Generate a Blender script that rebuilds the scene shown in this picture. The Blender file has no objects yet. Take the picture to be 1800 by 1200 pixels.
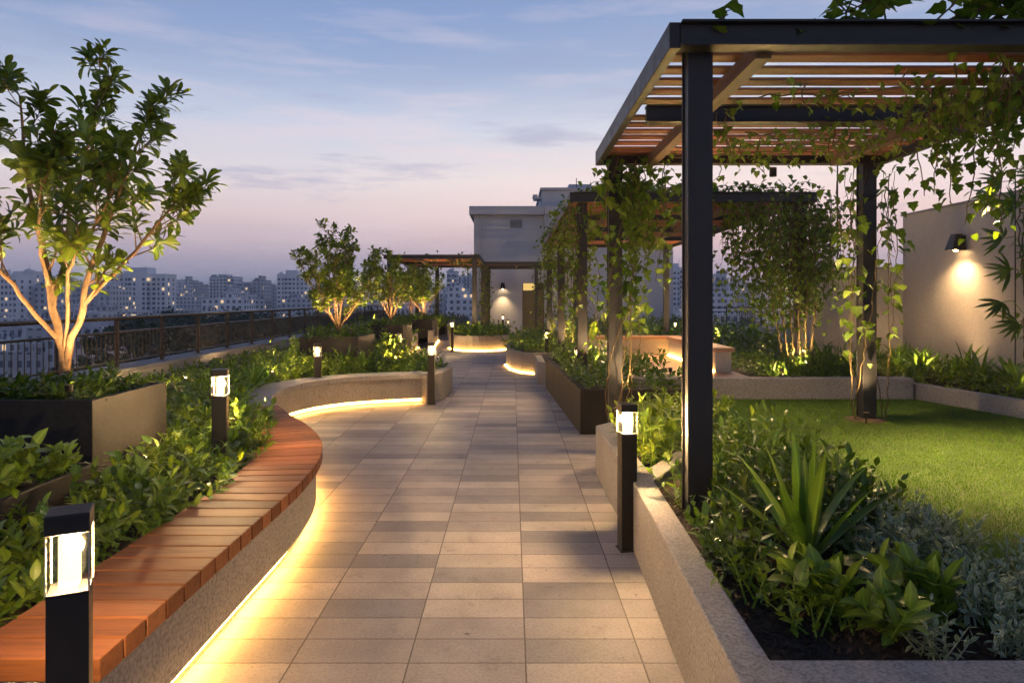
import bpy, math, random
import numpy as np
from mathutils import Vector, noise

S = bpy.context.scene
COL = S.collection
rnd = random.Random(7)
rng = np.random.default_rng(11)
R = math.radians
F, CX, HY, EYE = 1200.0, 900.0, 524.0, 1.6


def G(px, py, z=0.0):
    """point of the horizontal plane z that the survey photo shows at px, py"""
    d = (EYE - z) * F / (py - HY)
    return ((px - CX) / F * d, d, z)


def X(px, d):
    return (px - CX) / F * d


def Z(py, d):
    return EYE - (py - HY) / F * d


# ------------------------------------------------------------------ materials
def new_mat(name):
    m = bpy.data.materials.new(name)
    m.use_nodes = True
    nt = m.node_tree
    b = nt.nodes['Principled BSDF']
    return m, nt, b


def N(nt, typ, **kw):
    n = nt.nodes.new(typ)
    for k, v in kw.items():
        setattr(n, k, v)
    return n


def L(nt, a, b):
    nt.links.new(a, b)


def ramp(nt, fac, stops):
    r = N(nt, 'ShaderNodeValToRGB')
    e = r.color_ramp.elements
    while len(e) > 1:
        e.remove(e[-1])
    e[0].position = stops[0][0]
    e[0].color = (*stops[0][1], 1)
    for p, c in stops[1:]:
        x = e.new(p)
        x.color = (*c, 1)
    if fac is not None:
        L(nt, fac, r.inputs[0])
    return r


def math_node(nt, op, a, b=None, c=None):
    n = N(nt, 'ShaderNodeMath', operation=op)
    for i, v in enumerate((a, b, c)):
        if v is None:
            continue
        if isinstance(v, (int, float)):
            n.inputs[i].default_value = v
        else:
            L(nt, v, n.inputs[i])
    return n.outputs[0]


def obj_coord(nt):
    return N(nt, 'ShaderNodeTexCoord').outputs['Object']


def world_pos(nt):
    return N(nt, 'ShaderNodeNewGeometry').outputs['Position']


def noise_tex(nt, vec, scale, detail=4, rough=.55):
    n = N(nt, 'ShaderNodeTexNoise')
    n.inputs['Scale'].default_value = scale
    n.inputs['Detail'].default_value = detail
    n.inputs['Roughness'].default_value = rough
    L(nt, vec, n.inputs['Vector'])
    return n.outputs[0]


def bump(nt, b, h, strength=.3, dist=.01):
    n = N(nt, 'ShaderNodeBump')
    n.inputs['Strength'].default_value = strength
    n.inputs['Distance'].default_value = dist
    L(nt, h, n.inputs['Height'])
    L(nt, n.outputs[0], b.inputs['Normal'])


def mix_col(nt, fac, a, b, blend='MIX'):
    n = N(nt, 'ShaderNodeMix', data_type='RGBA', blend_type=blend)
    for i, v in ((0, fac), (6, a), (7, b)):
        if isinstance(v, (int, float)):
            n.inputs[i].default_value = v
        elif isinstance(v, tuple):
            n.inputs[i].default_value = (*v, 1)
        else:
            L(nt, v, n.inputs[i])
    return n.outputs[2]


def stone(name, c0, c1, rough=.85, grain=90, big=1.3, bs=.35, spot=.25):
    m, nt, b = new_mat(name)
    p = world_pos(nt)
    n1 = noise_tex(nt, p, big, 6, .65)
    n2 = noise_tex(nt, p, grain, 3, .6)
    c = ramp(nt, n1, [(.3, c0), (.7, c1)]).outputs[0]
    g = ramp(nt, n2, [(.3, (1 - spot,) * 3), (.55, (1,) * 3), (.75, (1 + spot * .5,) * 3)]).outputs[0]
    col = mix_col(nt, 1.0, c, g, 'MULTIPLY')
    L(nt, col, b.inputs['Base Color'])
    b.inputs['Roughness'].default_value = rough
    bump(nt, b, n2, bs, .004)
    return m


M = {}
M['concrete'] = stone('rough_concrete', (.23, .215, .195), (.32, .298, .27), grain=65, bs=.8, spot=.48)
M['coping'] = stone('stone_coping', (.225, .22, .215), (.31, .302, .295), grain=85, bs=.8, spot=.5)
M['render_wall'] = stone('rendered_wall', (.36, .335, .30), (.44, .41, .37), grain=35, big=.7, bs=.3, spot=.12)
M['render_grey'] = stone('grey_render', (.38, .40, .43), (.45, .47, .50), grain=14, big=.25, bs=.1, spot=.07)
M['planter_dark'] = stone('dark_planter', (.017, .0165, .016), (.034, .033, .031), rough=.6, grain=40, big=1.6, bs=.12, spot=.2)
M['planter_dark'].node_tree.nodes['Principled BSDF'].inputs['Specular IOR Level'].default_value = .12
M['soil'] = stone('soil', (.016, .011, .007), (.045, .030, .019), rough=.95, grain=45, big=6, bs=1.0, spot=.6)
M['mulch'] = stone('mulch', (.022, .014, .008), (.06, .036, .02), rough=.95, grain=50, big=20, bs=1.0, spot=.5)
M['lawn'] = stone('lawn_ground', (.018, .036, .006), (.04, .07, .010), rough=.95, grain=60, big=3, bs=.9, spot=.5)


def metal(name, c, rough=.45, met=.6):
    m, nt, b = new_mat(name)
    p = obj_coord(nt)
    n = noise_tex(nt, p, 9, 5, .6)
    col = ramp(nt, n, [(.3, tuple(x * .8 for x in c)), (.7, tuple(x * 1.2 for x in c))]).outputs[0]
    L(nt, col, b.inputs['Base Color'])
    r = ramp(nt, n, [(.3, (rough - .08,) * 3), (.7, (rough + .1,) * 3)]).outputs[0]
    L(nt, r, b.inputs['Roughness'])
    b.inputs['Metallic'].default_value = met
    return m


M['steel'] = metal('dark_steel', (.011, .0115, .013), .5, .0)
M['bronze'] = metal('bronze_metal', (.055, .045, .035), .36, .6)
M['lamp_metal'] = metal('lamp_metal', (.018, .017, .015), .45, .4)

# timber
def timber(name, ca, cb, cc, axis_scale=(3, 40, 40), rough=.42):
    m, nt, b = new_mat(name)
    geo = N(nt, 'ShaderNodeNewGeometry')
    isl = geo.outputs['Random Per Island']
    mp = N(nt, 'ShaderNodeMapping')
    mp.inputs['Scale'].default_value = axis_scale
    L(nt, geo.outputs['Position'], mp.inputs['Vector'])
    comb = N(nt, 'ShaderNodeCombineXYZ')
    L(nt, math_node(nt, 'MULTIPLY', isl, 37.0), comb.inputs[2])
    add = N(nt, 'ShaderNodeVectorMath', operation='ADD')
    L(nt, mp.outputs[0], add.inputs[0])
    L(nt, comb.outputs[0], add.inputs[1])
    n = noise_tex(nt, add.outputs[0], 1.0, 6, .65)
    base = ramp(nt, isl, [(0, ca), (.5, cb), (1, cc)]).outputs[0]
    g = ramp(nt, n, [(.3, (.62,) * 3), (.5, (1,) * 3), (.75, (1.2,) * 3)]).outputs[0]
    L(nt, mix_col(nt, 1.0, base, g, 'MULTIPLY'), b.inputs['Base Color'])
    b.inputs['Roughness'].default_value = rough
    bump(nt, b, n, .25, .003)
    return m


M['wood'] = timber('bench_timber', (.12, .044, .016), (.18, .066, .023), (.27, .108, .042), rough=.62)
M['wood'].node_tree.nodes['Principled BSDF'].inputs['Specular IOR Level'].default_value = .2
M['slat'] = timber('slat_timber', (.15, .052, .021), (.19, .064, .026), (.24, .086, .036), (2, 30, 30), .55)
M['rafter'] = timber('rafter_timber', (.10, .065, .042), (.12, .078, .05), (.14, .09, .06), (30, 2, 30), .6)
M['deck'] = timber('deck_timber', (.30, .17, .10), (.36, .21, .13), (.42, .26, .16), (2, 40, 40), .5)
M['bark'] = stone('bark', (.13, .08, .04), (.29, .185, .095), rough=.9, grain=60, big=14, bs=.6, spot=.35)
M['stem'] = stone('green_stem', (.07, .06, .02), (.15, .10, .04), rough=.8, grain=60, big=9, bs=.2)


def leaf_mat(name, c0, c1, c2, rough=.42, trans=.3, vein=.5, spec=.5, margin=.9):
    m, nt, b = new_mat(name)
    geo = N(nt, 'ShaderNodeNewGeometry')
    isl = geo.outputs['Random Per Island']
    oi = N(nt, 'ShaderNodeObjectInfo').outputs['Random']
    c = ramp(nt, isl, [(0, c0), (.55, c1), (1, c2)]).outputs[0]
    n = noise_tex(nt, geo.outputs['Position'], 2.2, 3)
    c = mix_col(nt, 1.0, c, ramp(nt, n, [(.3, (.72,) * 3), (.7, (1.2,) * 3)]).outputs[0], 'MULTIPLY')
    uv = N(nt, 'ShaderNodeUVMap').outputs[0]
    sp = N(nt, 'ShaderNodeSeparateXYZ')
    L(nt, uv, sp.inputs[0])
    d = math_node(nt, 'ABSOLUTE', math_node(nt, 'SUBTRACT', sp.outputs[1], .5))
    v = ramp(nt, d, [(0, (1 + vein,) * 3), (.06, (1 + vein * .4,) * 3), (.12, (1,) * 3), (.3, (1,) * 3), (.42, (margin,) * 3)]).outputs[0]
    c = mix_col(nt, 1.0, c, v, 'MULTIPLY')
    L(nt, c, b.inputs['Base Color'])
    b.inputs['Roughness'].default_value = rough
    b.inputs['Specular IOR Level'].default_value = spec
    t = N(nt, 'ShaderNodeBsdfTranslucent')
    tc = mix_col(nt, 1.0, c, (1.5, 1.55, .7), 'MULTIPLY')
    L(nt, tc, t.inputs['Color'])
    ms = N(nt, 'ShaderNodeMixShader')
    ms.inputs[0].default_value = trans
    L(nt, b.outputs[0], ms.inputs[1])
    L(nt, t.outputs[0], ms.inputs[2])
    L(nt, ms.outputs[0], nt.nodes['Material Output'].inputs['Surface'])
    return m


M['leaf_tree'] = leaf_mat('tree_leaf', (.085, .14, .014), (.13, .20, .02), (.19, .26, .035))
M['leaf_cover'] = leaf_mat('cover_leaf', (.062, .118, .007), (.105, .175, .011), (.18, .245, .02))
M['leaf_dark'] = leaf_mat('dark_leaf', (.032, .078, .008), (.06, .12, .012), (.105, .165, .018), .36)
M['leaf_vine'] = leaf_mat('vine_leaf', (.060, .115, .009), (.095, .165, .014), (.15, .215, .026), .5, .4)
M['leaf_silver'] = leaf_mat('silver_leaf', (.17, .23, .13), (.25, .31, .20), (.35, .39, .28), .6, .2, .2, margin=2.2)
M['leaf_broad'] = leaf_mat('broad_leaf', (.12, .20, .022), (.16, .25, .03), (.20, .29, .045), .36, .35, .6)
M['leaf_strap'] = leaf_mat('strap_leaf', (.055, .125, .012), (.085, .17, .018), (.13, .215, .03), .38, .3, .7)
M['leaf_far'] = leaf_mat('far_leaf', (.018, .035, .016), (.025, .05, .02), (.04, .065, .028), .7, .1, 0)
M['grass'] = leaf_mat('grass_blade', (.052, .125, .004), (.080, .175, .006), (.12, .22, .010), .6, .35, 0)
M['flower'] = leaf_mat('pale_petal', (.55, .42, .42), (.65, .5, .5), (.7, .58, .55), .6, .3, 0)


def emit(name, c, s):
    m, nt, b = new_mat(name)
    nt.nodes.remove(b)
    e = N(nt, 'ShaderNodeEmission')
    e.inputs[0].default_value = (*c, 1)
    e.inputs[1].default_value = s
    L(nt, e.outputs[0], nt.nodes['Material Output'].inputs['Surface'])
    return m


WARM = (1.0, .62, .28)
M['strip'] = emit('led_strip', (1.0, .47, .10), 78)
M['strip_far'] = emit('far_led_strip', (1.0, .49, .11), 45)
M['diffuser'] = emit('lamp_diffuser', (1.0, .68, .32), 1.9)
_nt = M['diffuser'].node_tree                       # frosted sleeve: glows and lets the lamp inside through
_e = [q for q in _nt.nodes if q.type == 'EMISSION'][0]
_t = N(_nt, 'ShaderNodeBsdfTransparent'); _t.inputs[0].default_value = (.8, .8, .8, 1)
_a = N(_nt, 'ShaderNodeAddShader')
L(_nt, _e.outputs[0], _a.inputs[0]); L(_nt, _t.outputs[0], _a.inputs[1]); L(_nt, _a.outputs[0], _nt.nodes['Material Output'].inputs['Surface'])
M['bulb'] = emit('bulb', (1.0, .66, .32), 60)
M['lit_window'] = emit('lit_window', (1.0, .72, .40), 1.1)
M['lit_transom'] = emit('lit_transom', (1.0, .66, .2), .9)

m, nt, b = new_mat('clear_glass')
nt.nodes.remove(b)
tr = N(nt, 'ShaderNodeBsdfTransparent')
tr.inputs[0].default_value = (.97, .97, .96, 1)
gl = N(nt, 'ShaderNodeBsdfGlossy')
gl.inputs['Roughness'].default_value = .06
ms = N(nt, 'ShaderNodeMixShader')
ms.inputs[0].default_value = .06; L(nt, tr.outputs[0], ms.inputs[1]); L(nt, gl.outputs[0], ms.inputs[2])
df = N(nt, 'ShaderNodeBsdfTranslucent'); df.inputs[0].default_value = (.8, .78, .74, 1)
m2 = N(nt, 'ShaderNodeMixShader'); m2.inputs[0].default_value = .0          # translucent mix for a painted faint glow in the glass, off
L(nt, ms.outputs[0], m2.inputs[1]); L(nt, df.outputs[0], m2.inputs[2])
L(nt, m2.outputs[0], nt.nodes['Material Output'].inputs['Surface'])
M['glass'] = m

m, nt, b = new_mat('window_glass')
b.inputs['Base Color'].default_value = (.07, .09, .13, 1)
b.inputs['Roughness'].default_value = .25
M['pane'] = m

# paving slabs in stack bond
m, nt, b = new_mat('paving_slabs')
p = world_pos(nt)
sp = N(nt, 'ShaderNodeSeparateXYZ'); L(nt, p, sp.inputs[0])
u = math_node(nt, 'DIVIDE', math_node(nt, 'SUBTRACT', sp.outputs[0], .06), .515)
v = math_node(nt, 'DIVIDE', math_node(nt, 'SUBTRACT', sp.outputs[1], .03), .212)
cb = N(nt, 'ShaderNodeCombineXYZ')
L(nt, math_node(nt, 'FLOOR', u), cb.inputs[0]); L(nt, math_node(nt, 'FLOOR', v), cb.inputs[1])
wn = N(nt, 'ShaderNodeTexWhiteNoise', noise_dimensions='2D'); L(nt, cb.outputs[0], wn.inputs['Vector'])
tone = ramp(nt, wn.outputs[0], [(0, (.20, .192, .19)), (.17, (.245, .238, .235)), (.27, (.29, .27, .258)), (.65, (.35, .318, .292)), (1, (.43, .385, .345))]).outputs[0]
n1 = noise_tex(nt, p, 70, 4, .7)
n2 = noise_tex(nt, p, 2.3, 5, .65)
tone = mix_col(nt, 1.0, tone, ramp(nt, n1, [(.28, (.72,) * 3), (.5, (1,) * 3), (.75, (1.18,) * 3)]).outputs[0], 'MULTIPLY')
tone = mix_col(nt, 1.0, tone, ramp(nt, n2, [(.3, (.80,) * 3), (.65, (1.08,) * 3)]).outputs[0], 'MULTIPLY')
def edge(c, w):
    f = math_node(nt, 'FRACT', c)
    f = math_node(nt, 'ABSOLUTE', math_node(nt, 'SUBTRACT', f, .5))
    return math_node(nt, 'GREATER_THAN', f, .5 - w)
wob = math_node(nt, 'MULTIPLY', math_node(nt, 'SUBTRACT', noise_tex(nt, p, 38, 3), .5), .03)
j = math_node(nt, 'MAXIMUM', edge(math_node(nt, 'MULTIPLY_ADD', wob, .35, u), .0065), edge(math_node(nt, 'ADD', v, wob), .016))
stain = ramp(nt, noise_tex(nt, p, 6.5, 6, .7), [(.30, (.62,) * 3), (.42, (.96,) * 3), (.6, (1,) * 3)]).outputs[0]
tone = mix_col(nt, .8, tone, stain, 'MULTIPLY')
spk = ramp(nt, noise_tex(nt, p, 17, 2, .5), [(.24, (.5,) * 3), (.28, (1,) * 3)]).outputs[0]
tone = mix_col(nt, 1.0, tone, spk, 'MULTIPLY')
tone = mix_col(nt, j, tone, (.10, .085, .07))
L(nt, tone, b.inputs['Base Color'])
b.inputs['Roughness'].default_value = .62
h = math_node(nt, 'SUBTRACT', math_node(nt, 'MULTIPLY', n1, .25), j)
bump(nt, b, h, .5, .005)
M['paving'] = m

# far city facades
def city_mat(name, c0, c1, cw=3.2, ch=3.1, lit=.955):
    m, nt, b = new_mat(name)
    geo = N(nt, 'ShaderNodeNewGeometry')
    sp = N(nt, 'ShaderNodeSeparateXYZ'); L(nt, geo.outputs['Position'], sp.inputs[0])
    sn = N(nt, 'ShaderNodeSeparateXYZ'); L(nt, geo.outputs['Normal'], sn.inputs[0])
    oi = N(nt, 'ShaderNodeObjectInfo').outputs['Random']
    ax = math_node(nt, 'GREATER_THAN', math_node(nt, 'ABSOLUTE', sn.outputs[0]), .5)
    mx = N(nt, 'ShaderNodeMix'); L(nt, ax, mx.inputs[0]); L(nt, sp.outputs[0], mx.inputs[2]); L(nt, sp.outputs[1], mx.inputs[3])
    u = math_node(nt, 'DIVIDE', math_node(nt, 'ADD', mx.outputs[0], math_node(nt, 'MULTIPLY', oi, 9)), cw)
    v = math_node(nt, 'DIVIDE', math_node(nt, 'ADD', sp.outputs[2], math_node(nt, 'MULTIPLY', oi, 5)), ch)
    wu = math_node(nt, 'LESS_THAN', math_node(nt, 'ABSOLUTE', math_node(nt, 'SUBTRACT', math_node(nt, 'FRACT', u), .5)), .24)
    wv = math_node(nt, 'LESS_THAN', math_node(nt, 'ABSOLUTE', math_node(nt, 'SUBTRACT', math_node(nt, 'FRACT', v), .5)), .26)
    side = math_node(nt, 'LESS_THAN', math_node(nt, 'ABSOLUTE', sn.outputs[2]), .5)
    w = math_node(nt, 'MULTIPLY', math_node(nt, 'MULTIPLY', wu, wv), side)
    cc = N(nt, 'ShaderNodeCombineXYZ'); L(nt, math_node(nt, 'FLOOR', u), cc.inputs[0]); L(nt, math_node(nt, 'FLOOR', v), cc.inputs[1]); L(nt, oi, cc.inputs[2])
    wn = N(nt, 'ShaderNodeTexWhiteNoise', noise_dimensions='3D'); L(nt, cc.outputs[0], wn.inputs['Vector'])
    base = ramp(nt, oi, [(0, c0), (1, c1)]).outputs[0]
    base = mix_col(nt, 1.0, base, ramp(nt, noise_tex(nt, geo.outputs['Position'], .15, 4), [(.3, (.85,) * 3), (.7, (1.1,) * 3)]).outputs[0], 'MULTIPLY')
    L(nt, mix_col(nt, w, base, (.10, .11, .14)), b.inputs['Base Color'])
    b.inputs['Roughness'].default_value = .8
    li = math_node(nt, 'MULTIPLY', math_node(nt, 'GREATER_THAN', wn.outputs[0], lit), w)
    b.inputs['Emission Color'].default_value = (1, .68, .36, 1)
    L(nt, math_node(nt, 'MULTIPLY', li, 1.0), b.inputs['Emission Strength'])
    return m


M['city'] = city_mat('city_facade', (.42, .43, .46), (.70, .70, .72))
M['city_low'] = city_mat('low_house_facade', (.40, .40, .42), (.66, .65, .66), 2.1, 2.9, .965)
M['city_white'] = stone('apartment_wall', (.68, .68, .70), (.78, .78, .80), grain=2, big=.12, bs=.05, spot=.08)
M['city_ground'] = stone('city_ground', (.05, .06, .07), (.10, .11, .12), grain=.4, big=.02, bs=.1)


# ------------------------------------------------------------------ builders
def tag(o, label=None, cat=None, group=None, kind=None):
    if label: o['label'] = label
    if cat: o['category'] = cat
    if group: o['group'] = group
    if kind: o['kind'] = kind
    return o


def empty(name, loc=(0, 0, 0), rz=0):
    o = bpy.data.objects.new(name, None)
    o.location = loc
    o.rotation_euler = (0, 0, rz)
    o.empty_display_size = .1
    COL.objects.link(o)
    return o


def link(name, me, mats, parent=None):
    for mm in (mats if isinstance(mats, (list, tuple)) else [mats]):
        me.materials.append(mm)
    o = bpy.data.objects.new(name, me)
    COL.objects.link(o)
    if parent: o.parent = parent
    return o


def kids(o):
    return list(o.children)


def copy_tree(o, parent=None):
    c = o.copy()
    COL.objects.link(c)
    c.parent = parent
    for ch in kids(o):
        copy_tree(ch, c)
    return c


class MB:
    def __init__(s): s.v, s.f = [], []

    def box(s, x0, x1, y0, y1, z0, z1):
        i = len(s.v)
        s.v += [(x0, y0, z0), (x1, y0, z0), (x1, y1, z0), (x0, y1, z0), (x0, y0, z1), (x1, y0, z1), (x1, y1, z1), (x0, y1, z1)]
        s.f += [tuple(i + k for k in q) for q in ((3, 2, 1, 0), (4, 5, 6, 7), (0, 1, 5, 4), (1, 2, 6, 5), (2, 3, 7, 6), (3, 0, 4, 7))]
        return s

    def prism(s, poly, z0, z1):
        a = sum(poly[k][0] * poly[(k + 1) % len(poly)][1] - poly[(k + 1) % len(poly)][0] * poly[k][1] for k in range(len(poly)))
        if a < 0: poly = poly[::-1]
        i, n = len(s.v), len(poly)
        s.v += [(x, y, z0) for x, y in poly] + [(x, y, z1) for x, y in poly]
        s.f += [tuple(i + k for k in range(n))[::-1], tuple(i + n + k for k in range(n))]
        s.f += [(i + k, i + (k + 1) % n, i + n + (k + 1) % n, i + n + k) for k in range(n)]
        return s

    def band(s, A, B, z0, z1, closed=False):
        """solid between two polylines A and B"""
        n, i = len(A), len(s.v)
        for p, q in zip(A, B):
            s.v += [(p[0], p[1], z0), (q[0], q[1], z0), (q[0], q[1], z1), (p[0], p[1], z1)]
        for k in range(n if closed else n - 1):
            a, b_ = i + 4 * k, i + 4 * ((k + 1) % n)
            for e in range(4):
                s.f.append((a + e, a + (e + 1) % 4, b_ + (e + 1) % 4, b_ + e))
        if not closed:
            s.f += [(i + 3, i + 2, i + 1, i), tuple(i + 4 * (n - 1) + e for e in range(4))]
        return s

    def bar(s, p, q, w, h):
        p, q = Vector(p), Vector(q)
        d = (q - p).normalized()
        up = Vector((0, 0, 1)) if abs(d.z) < .95 else Vector((0, 1, 0))
        a = d.cross(up).normalized() * (w / 2)
        c = a.cross(d).normalized() * (h / 2)
        i = len(s.v)
        for e in (p, q):
            s.v += [tuple(e - a - c), tuple(e + a - c), tuple(e + a + c), tuple(e - a + c)]
        s.f += [tuple(i + k for k in t) for t in ((0, 1, 2, 3), (7, 6, 5, 4), (0, 4, 5, 1), (1, 5, 6, 2), (2, 6, 7, 3), (3, 7, 4, 0))]
        return s

    def lathe(s, c, prof, n=20):
        i = len(s.v)
        for r, z in prof:
            s.v += [(c[0] + r * math.cos(2 * math.pi * k / n), c[1] + r * math.sin(2 * math.pi * k / n), c[2] + z) for k in range(n)]
        for a in range(len(prof) - 1):
            for k in range(n):
                s.f.append((i + a * n + k, i + a * n + (k + 1) % n, i + (a + 1) * n + (k + 1) % n, i + (a + 1) * n + k))
        s.f += [tuple(i + k for k in range(n))[::-1], tuple(i + (len(prof) - 1) * n + k for k in range(n))]
        return s

    def build(s, name, mat, parent=None, bevel=0, smooth=False, fix=True):
        me = bpy.data.meshes.new(name)
        me.from_pydata(s.v, [], s.f)
        if fix:
            import bmesh
            bm = bmesh.new(); bm.from_mesh(me)
            bmesh.ops.recalc_face_normals(bm, faces=bm.faces)
            bm.to_mesh(me); bm.free()
        me.update()
        if smooth:
            me.polygons.foreach_set('use_smooth', [True] * len(me.polygons))
        o = link(name, me, mat, parent)
        if bevel:
            md = o.modifiers.new('bevel', 'BEVEL')
            md.width = bevel; md.segments = 2; md.limit_method = 'ANGLE'; md.angle_limit = R(40)
        return o


class TM:
    """triangle soup for leaves and stems"""
    def __init__(s): s.V, s.T, s.U, s.n = [], [], [], 0

    def add(s, V, T, U=None):
        V = np.asarray(V, float).reshape(-1, 3)
        s.V.append(V); s.T.append(np.asarray(T, int) + s.n)
        s.U.append(np.full((len(V), 2), .5) if U is None else U)
        s.n += len(V)

    def mesh(s, name):
        V = np.concatenate(s.V); T = np.concatenate(s.T); U = np.concatenate(s.U)
        me = bpy.data.meshes.new(name)
        me.vertices.add(len(V)); me.vertices.foreach_set('co', V.astype(np.float32).ravel())
        me.loops.add(len(T) * 3); me.loops.foreach_set('vertex_index', T.astype(np.int32).ravel())
        me.polygons.add(len(T)); me.polygons.foreach_set('loop_start', np.arange(0, len(T) * 3, 3, dtype=np.int32))
        me.polygons.foreach_set('use_smooth', np.ones(len(T), bool))
        uv = me.uv_layers.new(name='UVMap')
        uv.data.foreach_set('uv', U[T.ravel()].astype(np.float32).ravel())
        me.update(calc_edges=True)
        me.validate()
        return me

    def build(s, name, mat, parent=None):
        return link(name, s.mesh(name), mat, parent)


def leaf_template(profile, fold=.15):
    """profile: (t, halfwidth) rows between base and tip"""
    V = [(0, 0, 0)]; U = [(0, .5)]
    for t, w in profile:
        V += [(t, -w, fold * w), (t, 0, 0), (t, w, fold * w)]
        U += [(t, 0), (t, .5), (t, 1)]
    V.append((1, 0, 0)); U.append((1, .5))
    T = [(0, 2, 1), (0, 3, 2)]
    for k in range(len(profile) - 1):
        a = 1 + 3 * k
        for c in (0, 1):
            T += [(a + c, a + c + 1, a + c + 4), (a + c, a + c + 4, a + c + 3)]
    a = 1 + 3 * (len(profile) - 1); e = len(V) - 1
    T += [(a, a + 1, e), (a + 1, a + 2, e)]
    return np.array(V, float), np.array(T), np.array(U, float)


LEAF = {
    'lance': leaf_template([(.2, .75), (.45, 1.0), (.75, .62)], .3),
    'obov': leaf_template([(.22, .42), (.5, .85), (.74, 1.0), (.9, .66)], .25),
    'oval': leaf_template([(.15, .65), (.4, 1.0), (.7, .75)], .2),
    'vine': leaf_template([(.04, .7), (.22, 1.0), (.36, .72), (.55, .85), (.7, .42)], .2),
    'strap': leaf_template([(.08, .55), (.25, .85), (.45, 1.0), (.65, .85), (.85, .5)], .45),
    'blade': leaf_template([(.5, .8)], 0),
}


def norm(a):
    return a / np.maximum(np.linalg.norm(a, axis=-1, keepdims=True), 1e-9)


def put_leaves(tm, kind, pos, d, up, ln, wd, curl):
    TV, TT, TU = LEAF[kind]
    n = len(pos)
    if n == 0: return
    t = norm(d); sdir = np.cross(up, t)
    bad = np.linalg.norm(sdir, axis=1) < 1e-3
    sdir[bad] = np.cross(np.array([1., 0.1, 0]), t[bad])
    sdir = norm(sdir); nn = np.cross(t, sdir)
    ln = np.broadcast_to(ln, n); wd = np.broadcast_to(wd, n); curl = np.broadcast_to(curl, n)
    x, y, z = TV[:, 0], TV[:, 1], TV[:, 2]
    ang = curl[:, None] * x[None]                       # bends over an arc
    k = np.where(np.abs(curl) < 1e-3, 1e-3, curl)[:, None]
    lx = np.sin(ang + 1e-6) / k
    lz = -(1 - np.cos(ang)) / k
    P = (pos[:, None] + (lx * ln[:, None])[..., None] * t[:, None]
         + (y[None] * wd[:, None])[..., None] * sdir[:, None]
         + (lz * ln[:, None] + z[None] * wd[:, None])[..., None] * nn[:, None])
    m = len(TV)
    T = (TT[None] + (np.arange(n) * m)[:, None, None]).reshape(-1, 3)
    tm.add(P.reshape(-1, 3), T, np.tile(TU, (n, 1)))


def perp(d):
    a = np.where(np.abs(d[:, 2:3]) < .9, np.array([[0, 0, 1.]]), np.array([[1., 0, 0]]))
    u = norm(np.cross(a, d))
    return u, np.cross(d, u)


def shoots(tm, kind, base, d, length, J, L0, W, a0=75, a1=25, f0=.25, curl=.5, jit=.25, droop=0.):
    """J leaves spiralling along each shoot"""
    base = np.asarray(base, float); d = norm(np.asarray(d, float)); n = len(base)
    length = np.broadcast_to(length, n)
    u, v = perp(d)
    fr = np.linspace(f0, 1, J)[None] + rng.uniform(-.03, .03, (n, J))
    ph = rng.uniform(0, 6.28, (n, 1)) + np.arange(J)[None] * 2.39996 + rng.normal(0, .25, (n, J))
    a = np.radians(a0 + (a1 - a0) * np.clip(fr, 0, 1)) + rng.normal(0, jit, (n, J))
    rad = np.cos(ph)[..., None] * u[:, None] + np.sin(ph)[..., None] * v[:, None]
    ld = np.cos(a)[..., None] * d[:, None] + np.sin(a)[..., None] * rad
    ld[..., 2] -= droop
    pos = base[:, None] + d[:, None] * (length[:, None] * fr)[..., None]
    upv = d[:, None] * 1.0 + np.array([0, 0, .6]) + rng.normal(0, .25, (n, J, 3))
    sz = (rng.uniform(.7, 1.15, (n, J)) * (1 - .25 * np.abs(fr - .6)))
    put_leaves(tm, kind, pos.reshape(-1, 3), ld.reshape(-1, 3), upv.reshape(-1, 3), (L0 * sz).ravel(), (W * sz).ravel(),
               rng.normal(curl, .3, n * J))


def tube(tm, pts, rad, n=6):
    pts = np.asarray(pts, float); k = len(pts)
    rad = np.broadcast_to(rad, k)
    tg = norm(np.gradient(pts, axis=0))
    u = np.zeros_like(pts)
    a = np.array([1., .2, .1]) if abs(tg[0][0]) < .8 else np.array([0, 1., .1])
    u[0] = norm(np.cross(tg[0], a))
    for i in range(1, k):
        w = u[i - 1] - tg[i] * np.dot(u[i - 1], tg[i])
        u[i] = w / max(np.linalg.norm(w), 1e-9)
    v = np.cross(tg, u)
    th = np.arange(n) * 2 * np.pi / n
    V = pts[:, None] + rad[:, None, None] * (np.cos(th)[None, :, None] * u[:, None] + np.sin(th)[None, :, None] * v[:, None])
    T = []
    for i in range(k - 1):
        for j in range(n):
            p, q = i * n + j, i * n + (j + 1) % n
            T += [(p, q, q + n), (p, q + n, p + n)]
    tm.add(V.reshape(-1, 3), T)


def spline(P, n):
    P = np.asarray(P, float)
    Q = np.vstack([2 * P[0] - P[1], P, 2 * P[-1] - P[-2]])
    out = []
    segs = len(P) - 1
    for t in np.linspace(0, segs, n):
        i = min(int(t), segs - 1); f = t - i
        a, b, c, d = Q[i], Q[i + 1], Q[i + 2], Q[i + 3]
        out.append(.5 * (2 * b + (c - a) * f + (2 * a - 5 * b + 4 * c - d) * f * f + (3 * b - a - 3 * c + d) * f ** 3))
    return np.array(out)


def offset(P, w):
    P = np.asarray(P, float)[:, :2]
    t = np.gradient(P, axis=0)
    t = t / np.linalg.norm(t, axis=1, keepdims=True)
    return P + w * np.stack([-t[:, 1], t[:, 0]], 1)


def resample(P, step):
    P = np.asarray(P, float)
    s = np.concatenate([[0], np.cumsum(np.linalg.norm(np.diff(P, axis=0), axis=1))])
    n = max(2, int(round(s[-1] / step)) + 1)
    q = np.linspace(0, s[-1], n)
    return np.stack([np.interp(q, s, P[:, k]) for k in range(P.shape[1])], 1)


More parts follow.
